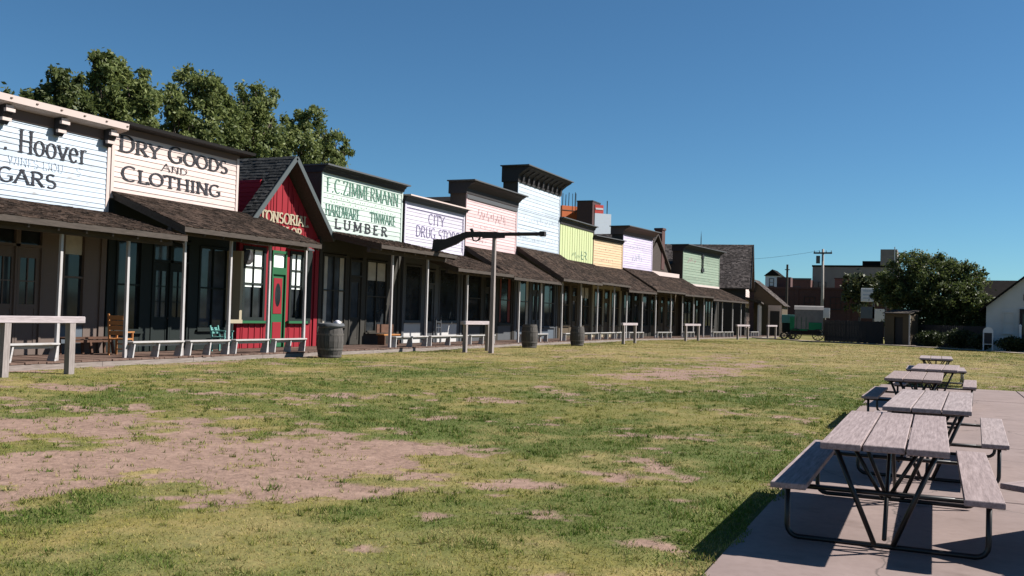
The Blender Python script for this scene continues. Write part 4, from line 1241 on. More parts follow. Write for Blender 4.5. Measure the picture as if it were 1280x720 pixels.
# furniture on the porches
r = thing('wooden_bench', 'brown wooden bench under the tall window of the Hoover store', 'bench', (-21.15, 18.45, 0.15), RZ)
MB().box(0, 1.75, -0.2, 0.18, 0.42, 0.47).build('seat', 'w_brown', r)
for u in (0.1, 0.85, 1.6):
    q = MB(); q.bar((u, -0.14, 0.42), (u+0.06, -0.18, 0), 0.06, 0.06); q.build('leg', 'w_brown', r); q = MB(); q.bar((u, 0.14, 0.42), (u+0.06, 0.16, 0), 0.06, 0.06); q.build('leg', 'w_brown', r)
MB().box(0.1, 1.6, -0.17, -0.14, 0.33, 0.41).build('apron', 'w_brown', r)

def chair(name, label, loc, rz, mat, back=1.15, rockers=False):
    r = thing(name, label, 'chair', loc, rz)
    MB().box(-0.24, 0.24, -0.24, 0.24, 0.42, 0.46, 0.008).build('seat', mat, r)
    for x in (-0.22, 0.22):
        MB().bar((x, -0.21, 0), (x, -0.21, 0.62), 0.045, 0.045).build('leg', mat, r)
        q = MB(); q.bar((x, 0.21, 0), (x, 0.22, 0.44), 0.045, 0.045); q.bar((x, 0.22, 0.44), (x, 0.30, back), 0.045, 0.045); q.build('leg', mat, r)
        MB().box(x-0.04, x+0.04, -0.26, 0.24, 0.62, 0.65).build('armrest', mat, r)
    for i in range(4):
        z = 0.55+i*(back-0.62)/3.6
        MB().box(-0.2, 0.2, 0.235+0.022*i, 0.26+0.022*i, z, z+(back-0.62)/4.4).build('back_slat', mat, r)
    for z in (0.14, 0.28):
        MB().box(-0.2, 0.2, -0.225, -0.195, z, z+0.03).build('stretcher', mat, r)
    return r
chair('wooden_chair', 'orange brown wooden chair on the porch of the dry goods store', (-20.35, 19.75, 0.15), math.radians(-160), 'p_orange_wood', 1.12)
chair('teal_chair', 'teal painted low chair on the porch beside the red shop', (-20.5, 24.0, 0.15), math.radians(100), 'p_teal', 0.80)
r = thing('wooden_bench', 'reddish low bench in the porch shade beside the hardware store door', 'bench', (-20.8, 33.9, 0.15), RZ)
MB().box(0, 1.3, -0.2, 0.18, 0.40, 0.45).build('seat', 'p_orange_wood', r)
for u in (0.08, 1.2):
    MB().box(u, u+0.06, -0.18, 0.16, 0, 0.398).build('leg', 'w_brown', r)
MB().box(0.0, 1.3, 0.16, 0.2, 0.5, 0.85).build('backrest', 'w_brown', r)
r = thing('display_rack', 'small pale slatted rack by the drug store door', 'rack', (-21.1, 38.9, 0.15), RZ)
for u in (0.0, 0.45): MB().box(u, u+0.05, -0.2, -0.15, 0, 1.2).build('upright', 'p_grey', r)
for z in (0.2, 0.45, 0.7, 0.95): MB().box(0.05, 0.45, -0.2, 0.1, z, z+0.03).build('shelf', 'p_grey', r)

# ------------------------------------------------------------------ hitching rails
def hitch(p, L, rz, label, h=1.2, pw=0.075):
    r = thing('hitching_rail', label, 'hitching rail', (p[0], p[1], 0), rz, 'hitching rails on the lawn edge')
    for u in (0.0, L):
        q = MB(); d = random.uniform(-0.03, 0.03)
        q.add([(u-pw, -pw, -0.1), (u+pw, -pw, -0.1), (u+pw, pw, -0.1), (u-pw, pw, -0.1), (u-pw+d, -pw, h-0.10), (u+pw+d, -pw, h-0.10), (u+pw+d, pw, h-0.10), (u-pw+d, pw, h-0.10)],
              [(0, 1, 5, 4), (1, 2, 6, 5), (2, 3, 7, 6), (3, 0, 4, 7), (4, 5, 6, 7)])
        q.build('post', 'w_grey', r)
    MB().box(-0.32, L+0.32, -0.075, 0.075, h-0.10, h+0.05, 0.012).build('rail', 'w_grey_h2', r)
    return r
wood('w_grey_h2', (0.28, 0.24, 0.245), (0.58, 0.50, 0.515), (0.7, 8, 8), 4)
hitch((-17.45, 13.85), 1.65, RZ, 'large weathered hitching rail nearest the camera at the left edge')
hitch((-17.3, 34.7), 2.1, RZ, 'hitching rail standing just behind the rifle sign post')
hitch((-16.9, 54.9), 2.4, RZ, 'hitching rail right of the two dark barrels, before the lime front')
hitch((-16.3, 68.0), 2.6, FR, 'hitching rail before the lavender front')
hitch((-14.9, 80.3), 2.8, FR, 'hitching rail before the sage green front')
hitch((-14.2, 91.5), 2.6, FR, 'farthest hitching rail, before the gabled end house')

# ------------------------------------------------------------------ barrels
def barrel(loc, label, R_=0.36, H_=0.98, group='old wooden barrels on the lawn'):
    r = thing('wooden_barrel', label, 'barrel', loc, random.random(), group)
    prof = lambda t: R_*(0.82+0.18*math.sin(math.pi*t))
    n = 18
    for i in range(n):
        a0 = 2*math.pi*i/n+0.012; a1 = 2*math.pi*(i+1)/n-0.012
        vs = []; fs = []
        m_ = 7
        dr = random.uniform(-0.004, 0.004)
        for j in range(m_):
            t = j/(m_-1); z = H_*t
            for rr_ in (prof(t)+dr, prof(t)-0.03):
                for a in (a0, a1): vs.append((rr_*math.cos(a), rr_*math.sin(a), z))
        for j in range(m_-1):
            o = j*4
            fs += [(o, o+1, o+5, o+4), (o+1, o+3, o+7, o+5), (o+2, o, o+4, o+6), (o+3, o+2, o+6, o+7)]
        fs += [(0, 2, 3, 1), ((m_-1)*4, (m_-1)*4+1, (m_-1)*4+3, (m_-1)*4+2)]
        MB().add(vs, fs).build('stave', 'w_barrel', r)
    for t in (0.06, 0.26, 0.70, 0.92):
        z = H_*t; rr_ = prof(t)+0.008
        MB().lathe([(rr_-0.012, z-0.03), (rr_, z-0.03), (rr_, z+0.03), (rr_-0.012, z+0.03)], n=28, cap=False).build('hoop', 'hoop', r, smooth=False)
    MB().lathe([(0.0, H_-0.05), (R_*0.8, H_-0.05)], n=20, cap=False).build('head', 'w_barrel', r)
    return r
br1 = barrel((-17.95, 26.2, 0), 'large wooden trash barrel holding a white liner bag', 0.44, 1.08)
q = MB()
n = 26; vs = []; fs = []
for i in range(n):
    a = 2*math.pi*i/n
    j = random.uniform(-0.02, 0.03)
    for rr_, z in ((0.32, 0.95), (0.335, 1.09+j*0.3), (0.40, 1.115+j*0.5), (0.435+j*0.4, 1.08), (0.44+j*0.6, 1.0+j*1.5)):
        vs.append((rr_*math.cos(a), rr_*math.sin(a), z))
for i in range(n):
    for j in range(4):
        fs.append((i*5+j, ((i+1) % n)*5+j, ((i+1) % n)*5+j+1, i*5+j+1))
MB().add(vs, fs).build('liner_rim', 'p_grey', br1, smooth=True)
lump = MB(); vs = []; fs = []
for j in range(9):
    for i in range(14):
        t = math.pi*j/8; a = 2*math.pi*i/14
        rr_ = 1+0.22*math.sin(3*a+2*j)+0.12*math.sin(7*a+j)
        vs.append((-0.02+0.15*math.sin(t)*math.cos(a)*rr_, 0.40+0.12*math.sin(t)*math.sin(a)*rr_, 1.02+0.20*math.cos(t)))
for j in range(8):
    for i in range(14):
        fs.append((j*14+i, j*14+(i+1) % 14, (j+1)*14+(i+1) % 14, (j+1)*14+i))
tb = lump.add(vs, fs).build('trash_bag', 'bag', smooth=True)
tb.location = (-17.95, 26.2, 0)
tag(tb, 'white plastic bag hanging over the rim of the trash barrel', 'bag')
barrel((-17.5, 41.9, 0), 'dark wooden barrel standing nearer the rifle sign post', 0.40, 1.12)
barrel((-17.45, 48.4, 0), 'dark wooden barrel farther right along the boardwalk', 0.40, 1.02)

# ------------------------------------------------------------------ rifle sign
r = thing('rifle_sign', 'giant dark wooden rifle mounted on a tall post in the lawn', 'sign', (-16.25, 34.95, 0), math.radians(0))
q = MB().add([(-0.085, -0.085, -0.1), (0.085, -0.085, -0.1), (0.085, 0.085, -0.1), (-0.085, 0.085, -0.1), (-0.065, -0.065, 4.62), (0.065, -0.065, 4.62), (0.065, 0.065, 4.62), (-0.065, 0.065, 4.62)],
             [(0, 1, 5, 4), (1, 2, 6, 5), (2, 3, 7, 6), (3, 0, 4, 7), (4, 5, 6, 7)])
q.build('post', 'w_grey', r)
# stock profile in (x,z), extruded across
def slab_profile(pts, t, name, mat, parent):
    n = len(pts)
    vs = [(x, -t/2, z) for x, z in pts]+[(x, t/2, z) for x, z in pts]
    fs = [tuple(range(n)), tuple(range(2*n-1, n-1, -1))]+[(i, (i+1) % n, n+(i+1) % n, n+i) for i in range(n)]
    return MB().add(vs, fs).build(name, mat, parent)
slab_profile([(-2.75, 4.58), (-2.80, 4.12), (-2.70, 4.02), (-2.3, 4.16), (-1.75, 4.36), (-1.30, 4.62), (-1.0, 4.66), (-0.6, 4.66), (0.15, 4.66), (0.15, 4.86), (-1.0, 4.88), (-1.25, 4.88), (-1.75, 4.72), (-2.2, 4.58)], 0.16, 'stock', 'p_dark', r)
tb_ = MB(); tb_.tube([(0.12, 0, 4.77), (2.15, 0, 4.77)], 0.075, 12); tb_.build('barrel', 'p_dark', r, smooth=False)
MB().box(1.98, 2.2, -0.1, 0.1, 4.67, 4.87, 0.02).build('muzzle', 'p_dark', r)
slab_profile([(-1.02, 4.66), (-0.96, 4.50), (-0.82, 4.47), (-0.66, 4.54), (-0.62, 4.66), (-0.67, 4.66), (-0.72, 4.56), (-0.84, 4.51), (-0.93, 4.54), (-0.96, 4.66)], 0.05, 'trigger_guard', 'iron', r)
slab_profile([(-1.05, 4.87), (-1.12, 5.0), (-1.0, 5.02), (-0.92, 4.87)], 0.06, 'hammer', 'iron', r)
MB().box(-0.5, 0.5, -0.10, -0.082, 4.6, 4.82).build('mount_plate', 'iron', r)

# ------------------------------------------------------------------ picnic tables
def picnic(label, loc, rz, L=2.7, wm='w_table'):
    r = thing('picnic_table', label, 'picnic table', loc, rz, 'weathered picnic tables on the slab')
    h = L/2
    for i, x in enumerate((-0.275, 0.0, 0.275)):
        q = MB()
        a = random.uniform(-0.02, 0.02); e = random.uniform(-0.015, 0.015)
        w = 0.131
        segs = 6
        for k_ in range(1):
            q.box(x-w, x+w, -h+a, h+a+e, 0.708, 0.752, 0.005)
        q.build('top_plank', wm, r)
    for s_ in (-1, 1):
        MB().box(s_*0.615-0.12, s_*0.615+0.12, -h+random.uniform(-.02, .02), h, 0.41, 0.452, 0.005).build('bench_plank', wm, r)
    for yy in (-h+0.30, h-0.42):
        q = MB(); rr_ = 0.019
        pts = []
        for p0, p1 in (((-0.655, 0.405), None),):
            pts.append((-0.655, yy, 0.405)); pts.append((-0.655, yy, 0.11))
            for t in range(5): a = math.pi+t*math.pi/8; pts.append((-0.575+0.08*math.cos(a), yy, 0.105+0.08*math.sin(a)))
            pts.append((-0.45, yy, 0.026)); pts.append((0.45, yy, 0.026))
            for t in range(5): a = -math.pi/2+t*math.pi/8; pts.append((0.575+0.08*math.cos(a), yy, 0.105+0.08*math.sin(a)))
            pts.append((0.655, yy, 0.11)); pts.append((0.655, yy, 0.405))
        q.tube(pts, rr_, 8)
        q.build('foot_hoop', 'steel_black', r, smooth=True)
        q = MB(); q.tube([(-0.72, yy+0.04, 0.385), (0.72, yy+0.04, 0.385)], 0.018, 8); q.build('seat_bar', 'steel_black', r, smooth=True)
        q = MB(); q.tube([(-0.38, yy+0.0, 0.69), (0.38, yy+0.0, 0.69)], 0.017, 8); q.build('top_bar', 'steel_black', r, smooth=True)
        for s_ in (-1, 1):
            q = MB(); q.tube([(s_*0.33, yy-0.04, 0.70), (s_*0.06, yy-0.04, 0.04)], 0.018, 8); q.build('leg', 'steel_black', r, smooth=True)
            q = MB(); q.tube([(s_*0.16, yy+0.05, 0.70), (s_*0.30, yy+0.05, 0.04)] if False else [(s_*0.22, yy+0.08, 0.70), (s_*0.02, yy+0.08, 0.35)], 0.014, 8); q.build('inner_leg', 'steel_black', r, smooth=True)
    for s_ in (-1, 1):
        q = MB(); q.tube([(0.0, s_*(h-0.35), 0.06), (0.0, s_*0.25, 0.69)], 0.016, 6); q.build('brace', 'steel_black', r, smooth=True)
    return r
picnic('nearest weathered picnic table with three top planks on black steel frame', (-0.30, 8.28, 0.03), 0.0, 2.7)
picnic('second nearest picnic table, overlapping just behind the nearest one', (-0.01, 11.85, 0.03), math.radians(-2), 3.0, 'w_table_pale')
picnic('third picnic table in the line, casting shade onto the grass', (-0.27, 17.3, 0.03), math.radians(-1), 2.7, 'w_table_brown')
picnic('fourth picnic table in the line, right behind the third', (0.05, 21.3, 0.03), math.radians(-2), 2.7)
picnic('farthest picnic table in the line, small and sunlit', (0.05, 28.9, 0.0), math.radians(0), 2.5, 'w_table_pale')
picnic('skewed picnic table cut off by the lower right picture edge', (1.74, 8.38, 0.03), math.atan2(-0.57, 0.82)+math.radians(180), 2.4)
picnic('picnic table outside the right picture edge, only its shade in view', (3.15, 24.0, 0.03), math.radians(4), 2.5)

# ------------------------------------------------------------------ trees
def tree(name, label, base, lobes, nleaf, ls, mat='leaf', trunk=0.28, group=None, squash=0.85):
    base = Vector(base)
    r = thing(name, label, 'tree', base, 0, group)
    L = [(Vector(l[:3])-base, l[3]*(0.80 if group else 0.88)) for l in lobes]
    top = Vector((0, 0, max(2.0, min(c.z for c, _ in L)*0.55)))
    t = MB()
    mid = Vector((random.uniform(-.2, .2), random.uniform(-.2, .2), top.z*0.5))
    t.tube([(0, 0, -0.2), mid, top], [trunk*1.25, trunk*0.9, trunk*0.7], 9)
    for c_, rad in L:
        m1 = top.lerp(c_, 0.5)+Vector((random.uniform(-.4, .4), random.uniform(-.4, .4), random.uniform(0.0, .5)))
        t.tube([top-Vector((0, 0, .3)), m1, c_], [trunk*0.5, trunk*0.3, trunk*0.12], 6)
        for _ in range(5):
            v = Vector((random.gauss(0, 1), random.gauss(0, 1), random.gauss(0.3, 0.8))).normalized()*rad*0.9
            t.tube([m1.lerp(c_, random.uniform(0.2, 0.9)), c_+v*0.5, c_+v], [trunk*0.14, trunk*0.09, trunk*0.03], 5)
    t.build('trunk', 'bark', r, smooth=True)
    # leaf clumps through the crown
    vol = np.array([rad**2 for _, rad in L]); vol = vol/vol.sum()
    allp = []
    for (c_, rad), f_ in zip(L, vol):
        m_ = int(nleaf*0.7*f_)
        nc = max(9, int(20*rad))
        cd = rng.normal(size=(nc, 3)); cd /= np.linalg.norm(cd, axis=1)[:, None]
        cr_ = rad*(0.30+0.95*rng.random(nc)**0.75)
        cc = cd*cr_[:, None]*np.array([1, 1, squash])
        which = rng.integers(0, nc, m_)
        sig = (0.09+0.12*rng.random(nc))*rad**0.6
        pts = cc[which]+rng.normal(size=(m_, 3))*sig[which][:, None]
        allp.append(pts+np.array(c_))
    P_ = np.concatenate(allp)
    P_ = P_[P_[:, 2] > 0.15]
    n = len(P_)
    a = rng.normal(size=(n, 3)); a /= np.linalg.norm(a, axis=1)[:, None]
    b_ = np.cross(a, rng.normal(size=(n, 3))); b_ /= np.linalg.norm(b_, axis=1)[:, None]
    s_ = ls*(0.6+0.8*rng.random(n))[:, None]
    V = np.stack([P_-a*s_, P_+b_*s_*0.5, P_+a*s_, P_-b_*s_*0.5], 1).astype(np.float32)
    me = bpy.data.meshes.new('crown')
    me.vertices.add(n*4); me.loops.add(n*4); me.polygons.add(n)
    me.vertices.foreach_set('co', V.ravel())
    me.loops.foreach_set('vertex_index', np.arange(n*4, dtype=np.int32))
    me.polygons.foreach_set('loop_start', np.arange(0, n*4, 4, dtype=np.int32))
    me.polygons.foreach_set('loop_total', np.full(n, 4, np.int32))
    me.update(calc_edges=True)
    me.materials.append(M(mat))
    o = bpy.data.objects.new('crown', me); COL.objects.link(o); o.parent = r; o['kind'] = 'stuff'
    return r

G_ = 'tall trees behind the store row'
tree('leafy_tree', 'leftmost treetop just showing above the Hoover cornice', (-37, 28.5, 0), [(-36.4, 28.6, 10.1, 0.8), (-37, 27.4, 9.2, 1.5), (-36.5, 28.8, 8.6, 1.5)], 11400, 0.115, 'leaf_dark', group=G_)
tree('leafy_tree', 'small rounded tree left of the tallest tree behind the stores', (-37, 31, 0), [(-36, 31.0, 11.1, 1.0), (-36, 30.3, 10.1, 1.0), (-36, 31.6, 10.0, 1.1), (-36.5, 30.9, 9.0, 1.7)], 17100, 0.115, 'leaf_dark', group=G_)
tree('leafy_tree', 'tallest tree behind the dry goods store', (-36.5, 34.2, 0), [(-36, 33.3, 12.4, 1.1), (-36, 34.0, 12.7, 0.8), (-36, 35.2, 12.0, 1.2), (-36, 34.4, 10.6, 2.0), (-36, 33.0, 11.2, 1.2), (-36, 32.7, 13.0, 0.5), (-36, 35.7, 12.9, 0.35), (-36.2, 34, 8.6, 2.0)], 36100, 0.115, 'leaf', group=G_)
tree('leafy_tree', 'broad tree behind the dry goods store right end', (-36.5, 39.6, 0), [(-36, 39.3, 13.2, 1.2), (-36, 37.8, 11.8, 1.2), (-36, 40.6, 13.0, 1.2), (-36, 41.6, 12.6, 1.1), (-36, 39.8, 11.2, 2.0), (-36, 38.6, 10.0, 1.7), (-36.3, 40, 9.0, 2.0)], 36100, 0.115, 'leaf', group=G_)
tree('leafy_tree', 'dense tree above the barber shop roof', (-36.5, 44.2, 0), [(-36, 44.4, 13.4, 1.3), (-36, 45.6, 12.4, 1.2), (-36, 43.3, 12.6, 1.2), (-36, 43.8, 10.8, 2.2), (-36, 46.2, 11.0, 1.3), (-36.3, 44.2, 9.0, 2.0)], 30400, 0.115, 'leaf', group=G_)
tree('leafy_tree', 'rightmost tree of the group, beside the hardware store sign', (-36.5, 49.8, 0), [(-36, 49.0, 13.2, 1.1), (-36, 50.6, 12.2, 1.2), (-36, 48.2, 11.6, 1.5), (-36, 52.2, 12.0, 1.1), (-36, 53.6, 12.2, 0.6), (-36, 50.6, 10.4, 1.7), (-36.3, 49.0, 9.0, 2.0), (-36, 53.0, 11.0, 0.8)], 32300, 0.115, 'leaf', group=G_)
tree('leafy_tree', 'large dark round tree behind the ticket booth', (0.1, 87.5, 0), [(-2.83, 86.5, 5.80, 1.70), (-0.94, 86.5, 6.53, 1.81), (1.26, 86.5, 6.21, 1.70), (2.62, 86.5, 5.06, 1.59), (-2.31, 86.5, 4.01, 2.04), (0.10, 86.1, 4.43, 2.72), (1.78, 86.5, 3.28, 2.15), (-3.78, 86.5, 5.17, 0.91), (-0.42, 86.5, 2.02, 1.93), (-3.57, 86.5, 4.01, 1.13), (0.21, 88.0, 6.84, 1.13), (2.10, 86.5, 6.53, 0.79), (3.15, 86.8, 5.80, 0.68), (2.73, 85.5, 2.23, 1.70), (1.26, 85.3, 1.18, 1.47), (-1.68, 85.5, 1.60, 1.36), (3.4, 86.0, 3.6, 1.3), (2.6, 85.5, 1.2, 1.5), (0.0, 85.0, 0.9, 1.6), (-2.4, 86.5, 1.6, 1.4), (3.6, 86.4, 2.0, 1.2), (-3.9, 86.5, 4.4, 1.0), (1.4, 85.0, 4.2, 1.8), (-1.2, 85.2, 3.6, 1.8)], 85500, 0.115, 'leaf_dark')
tree('leafy_tree', 'small olive tree in front of the far grey building', (-8.6, 128, 0), [(-8.6, 128, 6.6, 1.9), (-9.6, 128, 6.0, 1.4), (-7.4, 128, 6.2, 1.6), (-8.5, 128, 4.6, 1.9)], 5000, 0.26, 'leaf_olive', 0.2)

# ------------------------------------------------------------------ far edge of the lawn
def shrub(label, loc, rx, h, n=2600, mat='leaf_shrub'):
    r = thing('shrub', label, 'shrub', loc, 0, 'shrubs along the far right edge')
    t = MB()
    for _ in range(6):
        v = Vector((random.uniform(-rx, rx)*0.6, random.uniform(-rx, rx)*0.4, h*0.8)); t.tube([(0, 0, -0.05), v*0.5, v], [0.03, 0.02, 0.008], 5)
    t.build('stems', 'bark', r)
    k = MB()
    for i in range(n):
        v = Vector((random.gauss(0, 1), random.gauss(0, 1), random.gauss(0, 1))).normalized()*random.uniform(0.55, 1.0)*(0.85+0.2*math.sin(i*12.9))
        p = Vector((v.x*rx, v.y*rx*0.8, h*0.5+v.z*h*0.5))
        a = Vector((random.gauss(0, 1), random.gauss(0, 1), random.gauss(0, 1))).normalized()*0.09; b_ = a.cross(Vector((random.gauss(0, 1), random.gauss(0, 1), random.gauss(0, 1)))).normalized()*0.055
        k.add([p-a, p+b_, p+a, p-b_], [(0, 1, 2, 3)])
    o = k.build('foliage', mat, r, fix=False, kind='stuff')
    return r
shrub('low dark shrub at the foot of the large round tree', (-0.2, 79.6, 0), 1.2, 1.3)
shrub('dark shrub just right of the large round tree trunk', (1.7, 77.5, 0), 1.2, 1.5)
shrub('shrub between the round tree and the arched notice board', (3.0, 75.2, 0), 0.9, 1.2)
shrub('shrub in front of the white house, below its window', (4.9, 73.2, 0), 1.1, 1.1)
shrub('shrub at the right picture edge before the white house', (6.6, 72.0, 0), 1.0, 1.2)

def fence(label, p0, p1, h=1.85):
    a = Vector((*p0, 0)); b_ = Vector((*p1, 0)); d = b_-a; L = d.length
    r = thing('board_fence', label, 'fence', a, math.atan2(d.y, d.x))
    n = int(L/0.17)
    me = None
    for i in range(n):
        if me is None:
            o = MB().box(0, 0.16, -0.012, 0.012, 0.02, h).build('board', 'p_dark', r); me = o.data
        else:
            o = bpy.data.objects.new('board', me); COL.objects.link(o); o.parent = r
        o.location = (i*0.17, random.uniform(-0.004, 0.004), random.uniform(-0.03, 0.02))
    for z in (0.4, h-0.35):
        MB().box(0, L, 0.014, 0.06, z, z+0.09).build('rail', 'p_dark', r)
    i = 0
    while i*2.4 < L:
        MB().box(i*2.4, i*2.4+0.1, 0.062, 0.16, 0, h).build('post', 'p_dark', r); i += 1
fence('dark board fence left of the ticket booth', (-8.9, 88.8), (-3.8, 85.0))
fence('dark board fence behind the round tree, right of the booth', (-1.4, 84.2), (4.0, 80.0), 1.7)

r = thing('ticket_booth', 'small tan wooden booth with dark doorway at the far lawn edge', 'booth', (-3.65, 82.6, 0), math.radians(-22))
q = MB(); q.box(0, 0.75, 0, 0.05, 0.05, 2.5); q.box(1.45, 2.0, 0, 0.05, 0.05, 2.5); q.box(0.75, 1.45, 0, 0.05, 2.25, 2.5); q.box(0, 0.05, 0.05, 1.6, 0.05, 2.5); q.box(1.95, 2.0, 0.05, 1.6, 0.05, 2.5); q.box(0.05, 1.95, 1.55, 1.6, 0.05, 2.5)
q.build('walls', 'p_tan', r)
MB().box(0.75, 1.45, 0.2, 0.24, 0.05, 2.25).build('door', 'p_dark', r)
MB().box(1.94, 2.05, -0.04, -0.002, 0.05, 2.5).build('corner_board', 'p_white', r)
MB().prism_x([(-0.2, 2.5), (1.8, 2.8), (1.8, 2.86), (-0.2, 2.56)], -0.15, 2.15).build('roof', 'w_dark', r)
MB().box(-0.3, 2.4, -0.9, 1.7, 0.0, 0.05).build('floor_step', 'concrete', r)

# white gabled house on the right
r = thing('white_house', 'off-white gabled house with dark roof at the right edge', 'house', (3.3, 75.2, 0), math.radians(-4))
W = 9.5; c = W/2
q = MB(); q.prism_y([(0, 0), (W, 0), (W, 3.1), (c, 7.2), (0, 3.1)], 0, 12); q.build('walls', 'wall_offwhite', r)
k = siding_lap(0.02, W-0.02, 0.1, 3.0, 0.2, 0.0); k.build('siding', 'wall_offwhite', r, kind='stuff')
for s_ in (-1, 1):
    q = MB(); q.add([(c, -0.4, 7.35), (c+s_*5.15, -0.4, 2.9), (c+s_*5.15, 12.4, 2.9), (c, 12.4, 7.35), (c, -0.4, 7.18), (c+s_*5.15, -0.4, 2.73), (c+s_*5.15, 12.4, 2.73), (c, 12.4, 7.18)], [(0, 1, 2, 3), (7, 6, 5, 4), (0, 4, 5, 1), (2, 6, 7, 3), (1, 5, 6, 2)])
    q.build('roof_slope', 'roof_dark', r)
window(r, 1.05, 1.75, 1.25, 2.75, 'wall_offwhite', 1, 2, y=-0.07, gm='glass_grey'); window(r, 7.4, 8.2, 1.25, 2.75, 'wall_offwhite', 1, 2, y=-0.07, gm='glass_grey')
door(r, 2.15, 3.05, 0.1, 2.9, 'p_dark', (0.4, 0.9), y=-0.07)
q = MB().prism_y([(2.3, 3.55), (2.8, 3.55), (2.8, 3.95), (2.55, 4.2), (2.3, 3.95)], -0.06, -0.03).build('gable_vent', 'p_dark', r)
q = MB(); q.prism_x([(12.5, 0), (12.5, 3.4), (16.0, 5.4), (19.5, 3.4), (19.5, 0)], -0.6, 9.0); q.build('side_wing', 'p_dark', r)
for sa, sb in (((12.1, 3.25), (16.0, 5.5)), ((19.9, 3.25), (16.0, 5.5))):
    q = MB(); q.add([(-0.9, sa[0], sa[1]), (9.3, sa[0], sa[1]), (9.3, sb[0], sb[1]), (-0.9, sb[0], sb[1]), (-0.9, sa[0], sa[1]+.14), (9.3, sa[0], sa[1]+.14), (9.3, sb[0], sb[1]+.14), (-0.9, sb[0], sb[1]+.14)], [(0, 3, 2, 1), (4, 5, 6, 7), (0, 1, 5, 4), (1, 2, 6, 5), (2, 3, 7, 6), (3, 0, 4, 7)])
    q.build('wing_roof', 'roof_dark', r)

# arched notice board
r = thing('notice_board', 'small white arched notice board with dark panel by the white house', 'sign', (3.05, 73.6, 0), math.radians(-6))
prof = [(0.0, 0.45), (0.0, 1.35)]+[(0.32-0.32*math.cos(t*math.pi/10), 1.35+0.3*math.sin(t*math.pi/10)) for t in range(1, 10)]+[(0.64, 1.35), (0.64, 0.45)]
MB().prism_y(prof, 0, 0.08).build('board', 'sign_white', r)
MB().box(0.08, 0.56, -0.02, -0.003, 0.5, 1.25).build('panel', 'p_dark', r)
for u in (0.0, 0.56): MB().box(u, u+0.08, 0.0, 0.08, 0, 0.449).build('post', 'sign_white', r)
o = MB().box(-0.07, 0.07, -0.07, 0.07, 0, 1.75, 0.02).build('white_post', 'sign_white')
MB().lathe([(0.0, 1.75), (0.11, 1.75), (0.11, 1.80), (0.0, 1.92)], n=8, cap=False).build('post_cap', 'sign_white', o)
o.location = (5.35, 73.9, 0); tag(o, 'short white post before the dark door of the white house', 'post')

# ------------------------------------------------------------------ wagon
r = thing('wagon', 'old green wagon with grey canvas box cover at the far lawn edge', 'wagon', (-11.75, 88.3, 0), math.radians(6))
q = MB(); q.box(0.0, 1.45, 0, 1.5, 0.85, 0.95); q.box(0.0, 1.45, -0.02, 0.02, 0.95, 2.05); q.box(0, 1.45, 1.48, 1.52, 0.95, 2.05); q.box(-0.04, 0, 0, 1.5, 0.95, 2.05)
q.build('bed', 'p_wagon', r)
for u in (0.1, 0.5, 0.9, 1.3): MB().box(u, u+0.06, -0.05, -0.021, 0.95, 2.05).build('stake', 'p_wagon', r)
q = MB(); q.prism_x([(-0.05, 1.0), (-0.05, 2.75), (0.2, 2.98), (0.75, 3.05), (1.3, 2.98), (1.55, 2.75), (1.55, 1.0)], 0.35, 2.75); q.build('canvas_cover', 'canvas', r)
q = MB(); q.prism_x([(-0.08, 2.72), (0.18, 3.0), (0.75, 3.09), (1.32, 3.0), (1.58, 2.72), (1.55, 2.75), (1.3, 2.985), (0.75, 3.055), (0.2, 2.985), (-0.05, 2.75)], 0.3, 2.8); q.build('cover_edge', 'canvas', r)
q = MB(); q.prism_x([(-0.12, 0.95), (-0.12, 1.6), (1.62, 1.6), (1.62, 0.95)], 1.55, 2.65); q.build('engine_box', 'p_wagon', r)
q = MB(); q.prism_x([(0.0, 1.603), (0.1, 1.95), (1.4, 1.95), (1.5, 1.603)], 1.7, 2.6); q.build('seat_box', 'p_dark', r)
def wheel(x, y, R_):
    w = MB()
    n = 20
    vs = []
    w.lathe([(R_-0.06, -0.04), (R_, -0.04), (R_, 0.04), (R_-0.06, 0.04), (R_-0.06, -0.04)], n=n, cap=False)
    o = w.build('wheel', 'p_dark', r, loc=(x, y, R_)); o.rotation_euler = (math.radians(90), 0, 0)
    h = MB().lathe([(0.0, -0.09), (0.08, -0.08), (0.08, 0.08), (0, 0.09)], n=12).build('hub', 'iron', o)
    for i in range(10):
        a = 2*math.pi*i/10
        MB().bar((0.06*math.cos(a), 0.06*math.sin(a), 0), ((R_-0.05)*math.cos(a), (R_-0.05)*math.sin(a), 0), 0.035, 0.03).build('spoke', 'p_dark', o)
for x in (0.45, 2.35):
    for y in (-0.16, 1.66): wheel(x, y, 0.52)
MB().box(0.2, 2.6, 0.55, 0.95, 0.52, 0.84).build('chassis', 'p_dark', r)
r = thing('green_cart', 'teal green box cart standing just left of the wagon', 'cart', (-12.75, 90.0, 0), math.radians(4))
MB().box(0, 1.15, 0, 1.0, 1.5, 2.25, 0.02).build('box', 'p_teal', r)
MB().box(0.02, 1.1, 0.05, 0.95, 0.65, 1.499).build('underbox', 'p_darkgreen', r)
for x in (0.2, 0.9):
    for y in (-0.05, 1.05):
        o = MB().lathe([(0.24, -0.04), (0.33, -0.04), (0.33, 0.04), (0.24, 0.04), (0.24, -0.04)], n=16, cap=False).build('wheel', 'p_dark', r, loc=(x, y, 0.33)); o.rotation_euler = (math.radians(90), 0, 0)
        for i in range(6):
            a = math.pi*i/3; MB().bar((0, 0, 0), (0.26*math.cos(a), 0.26*math.sin(a), 0), 0.03, 0.03).build('spoke', 'p_dark', o)

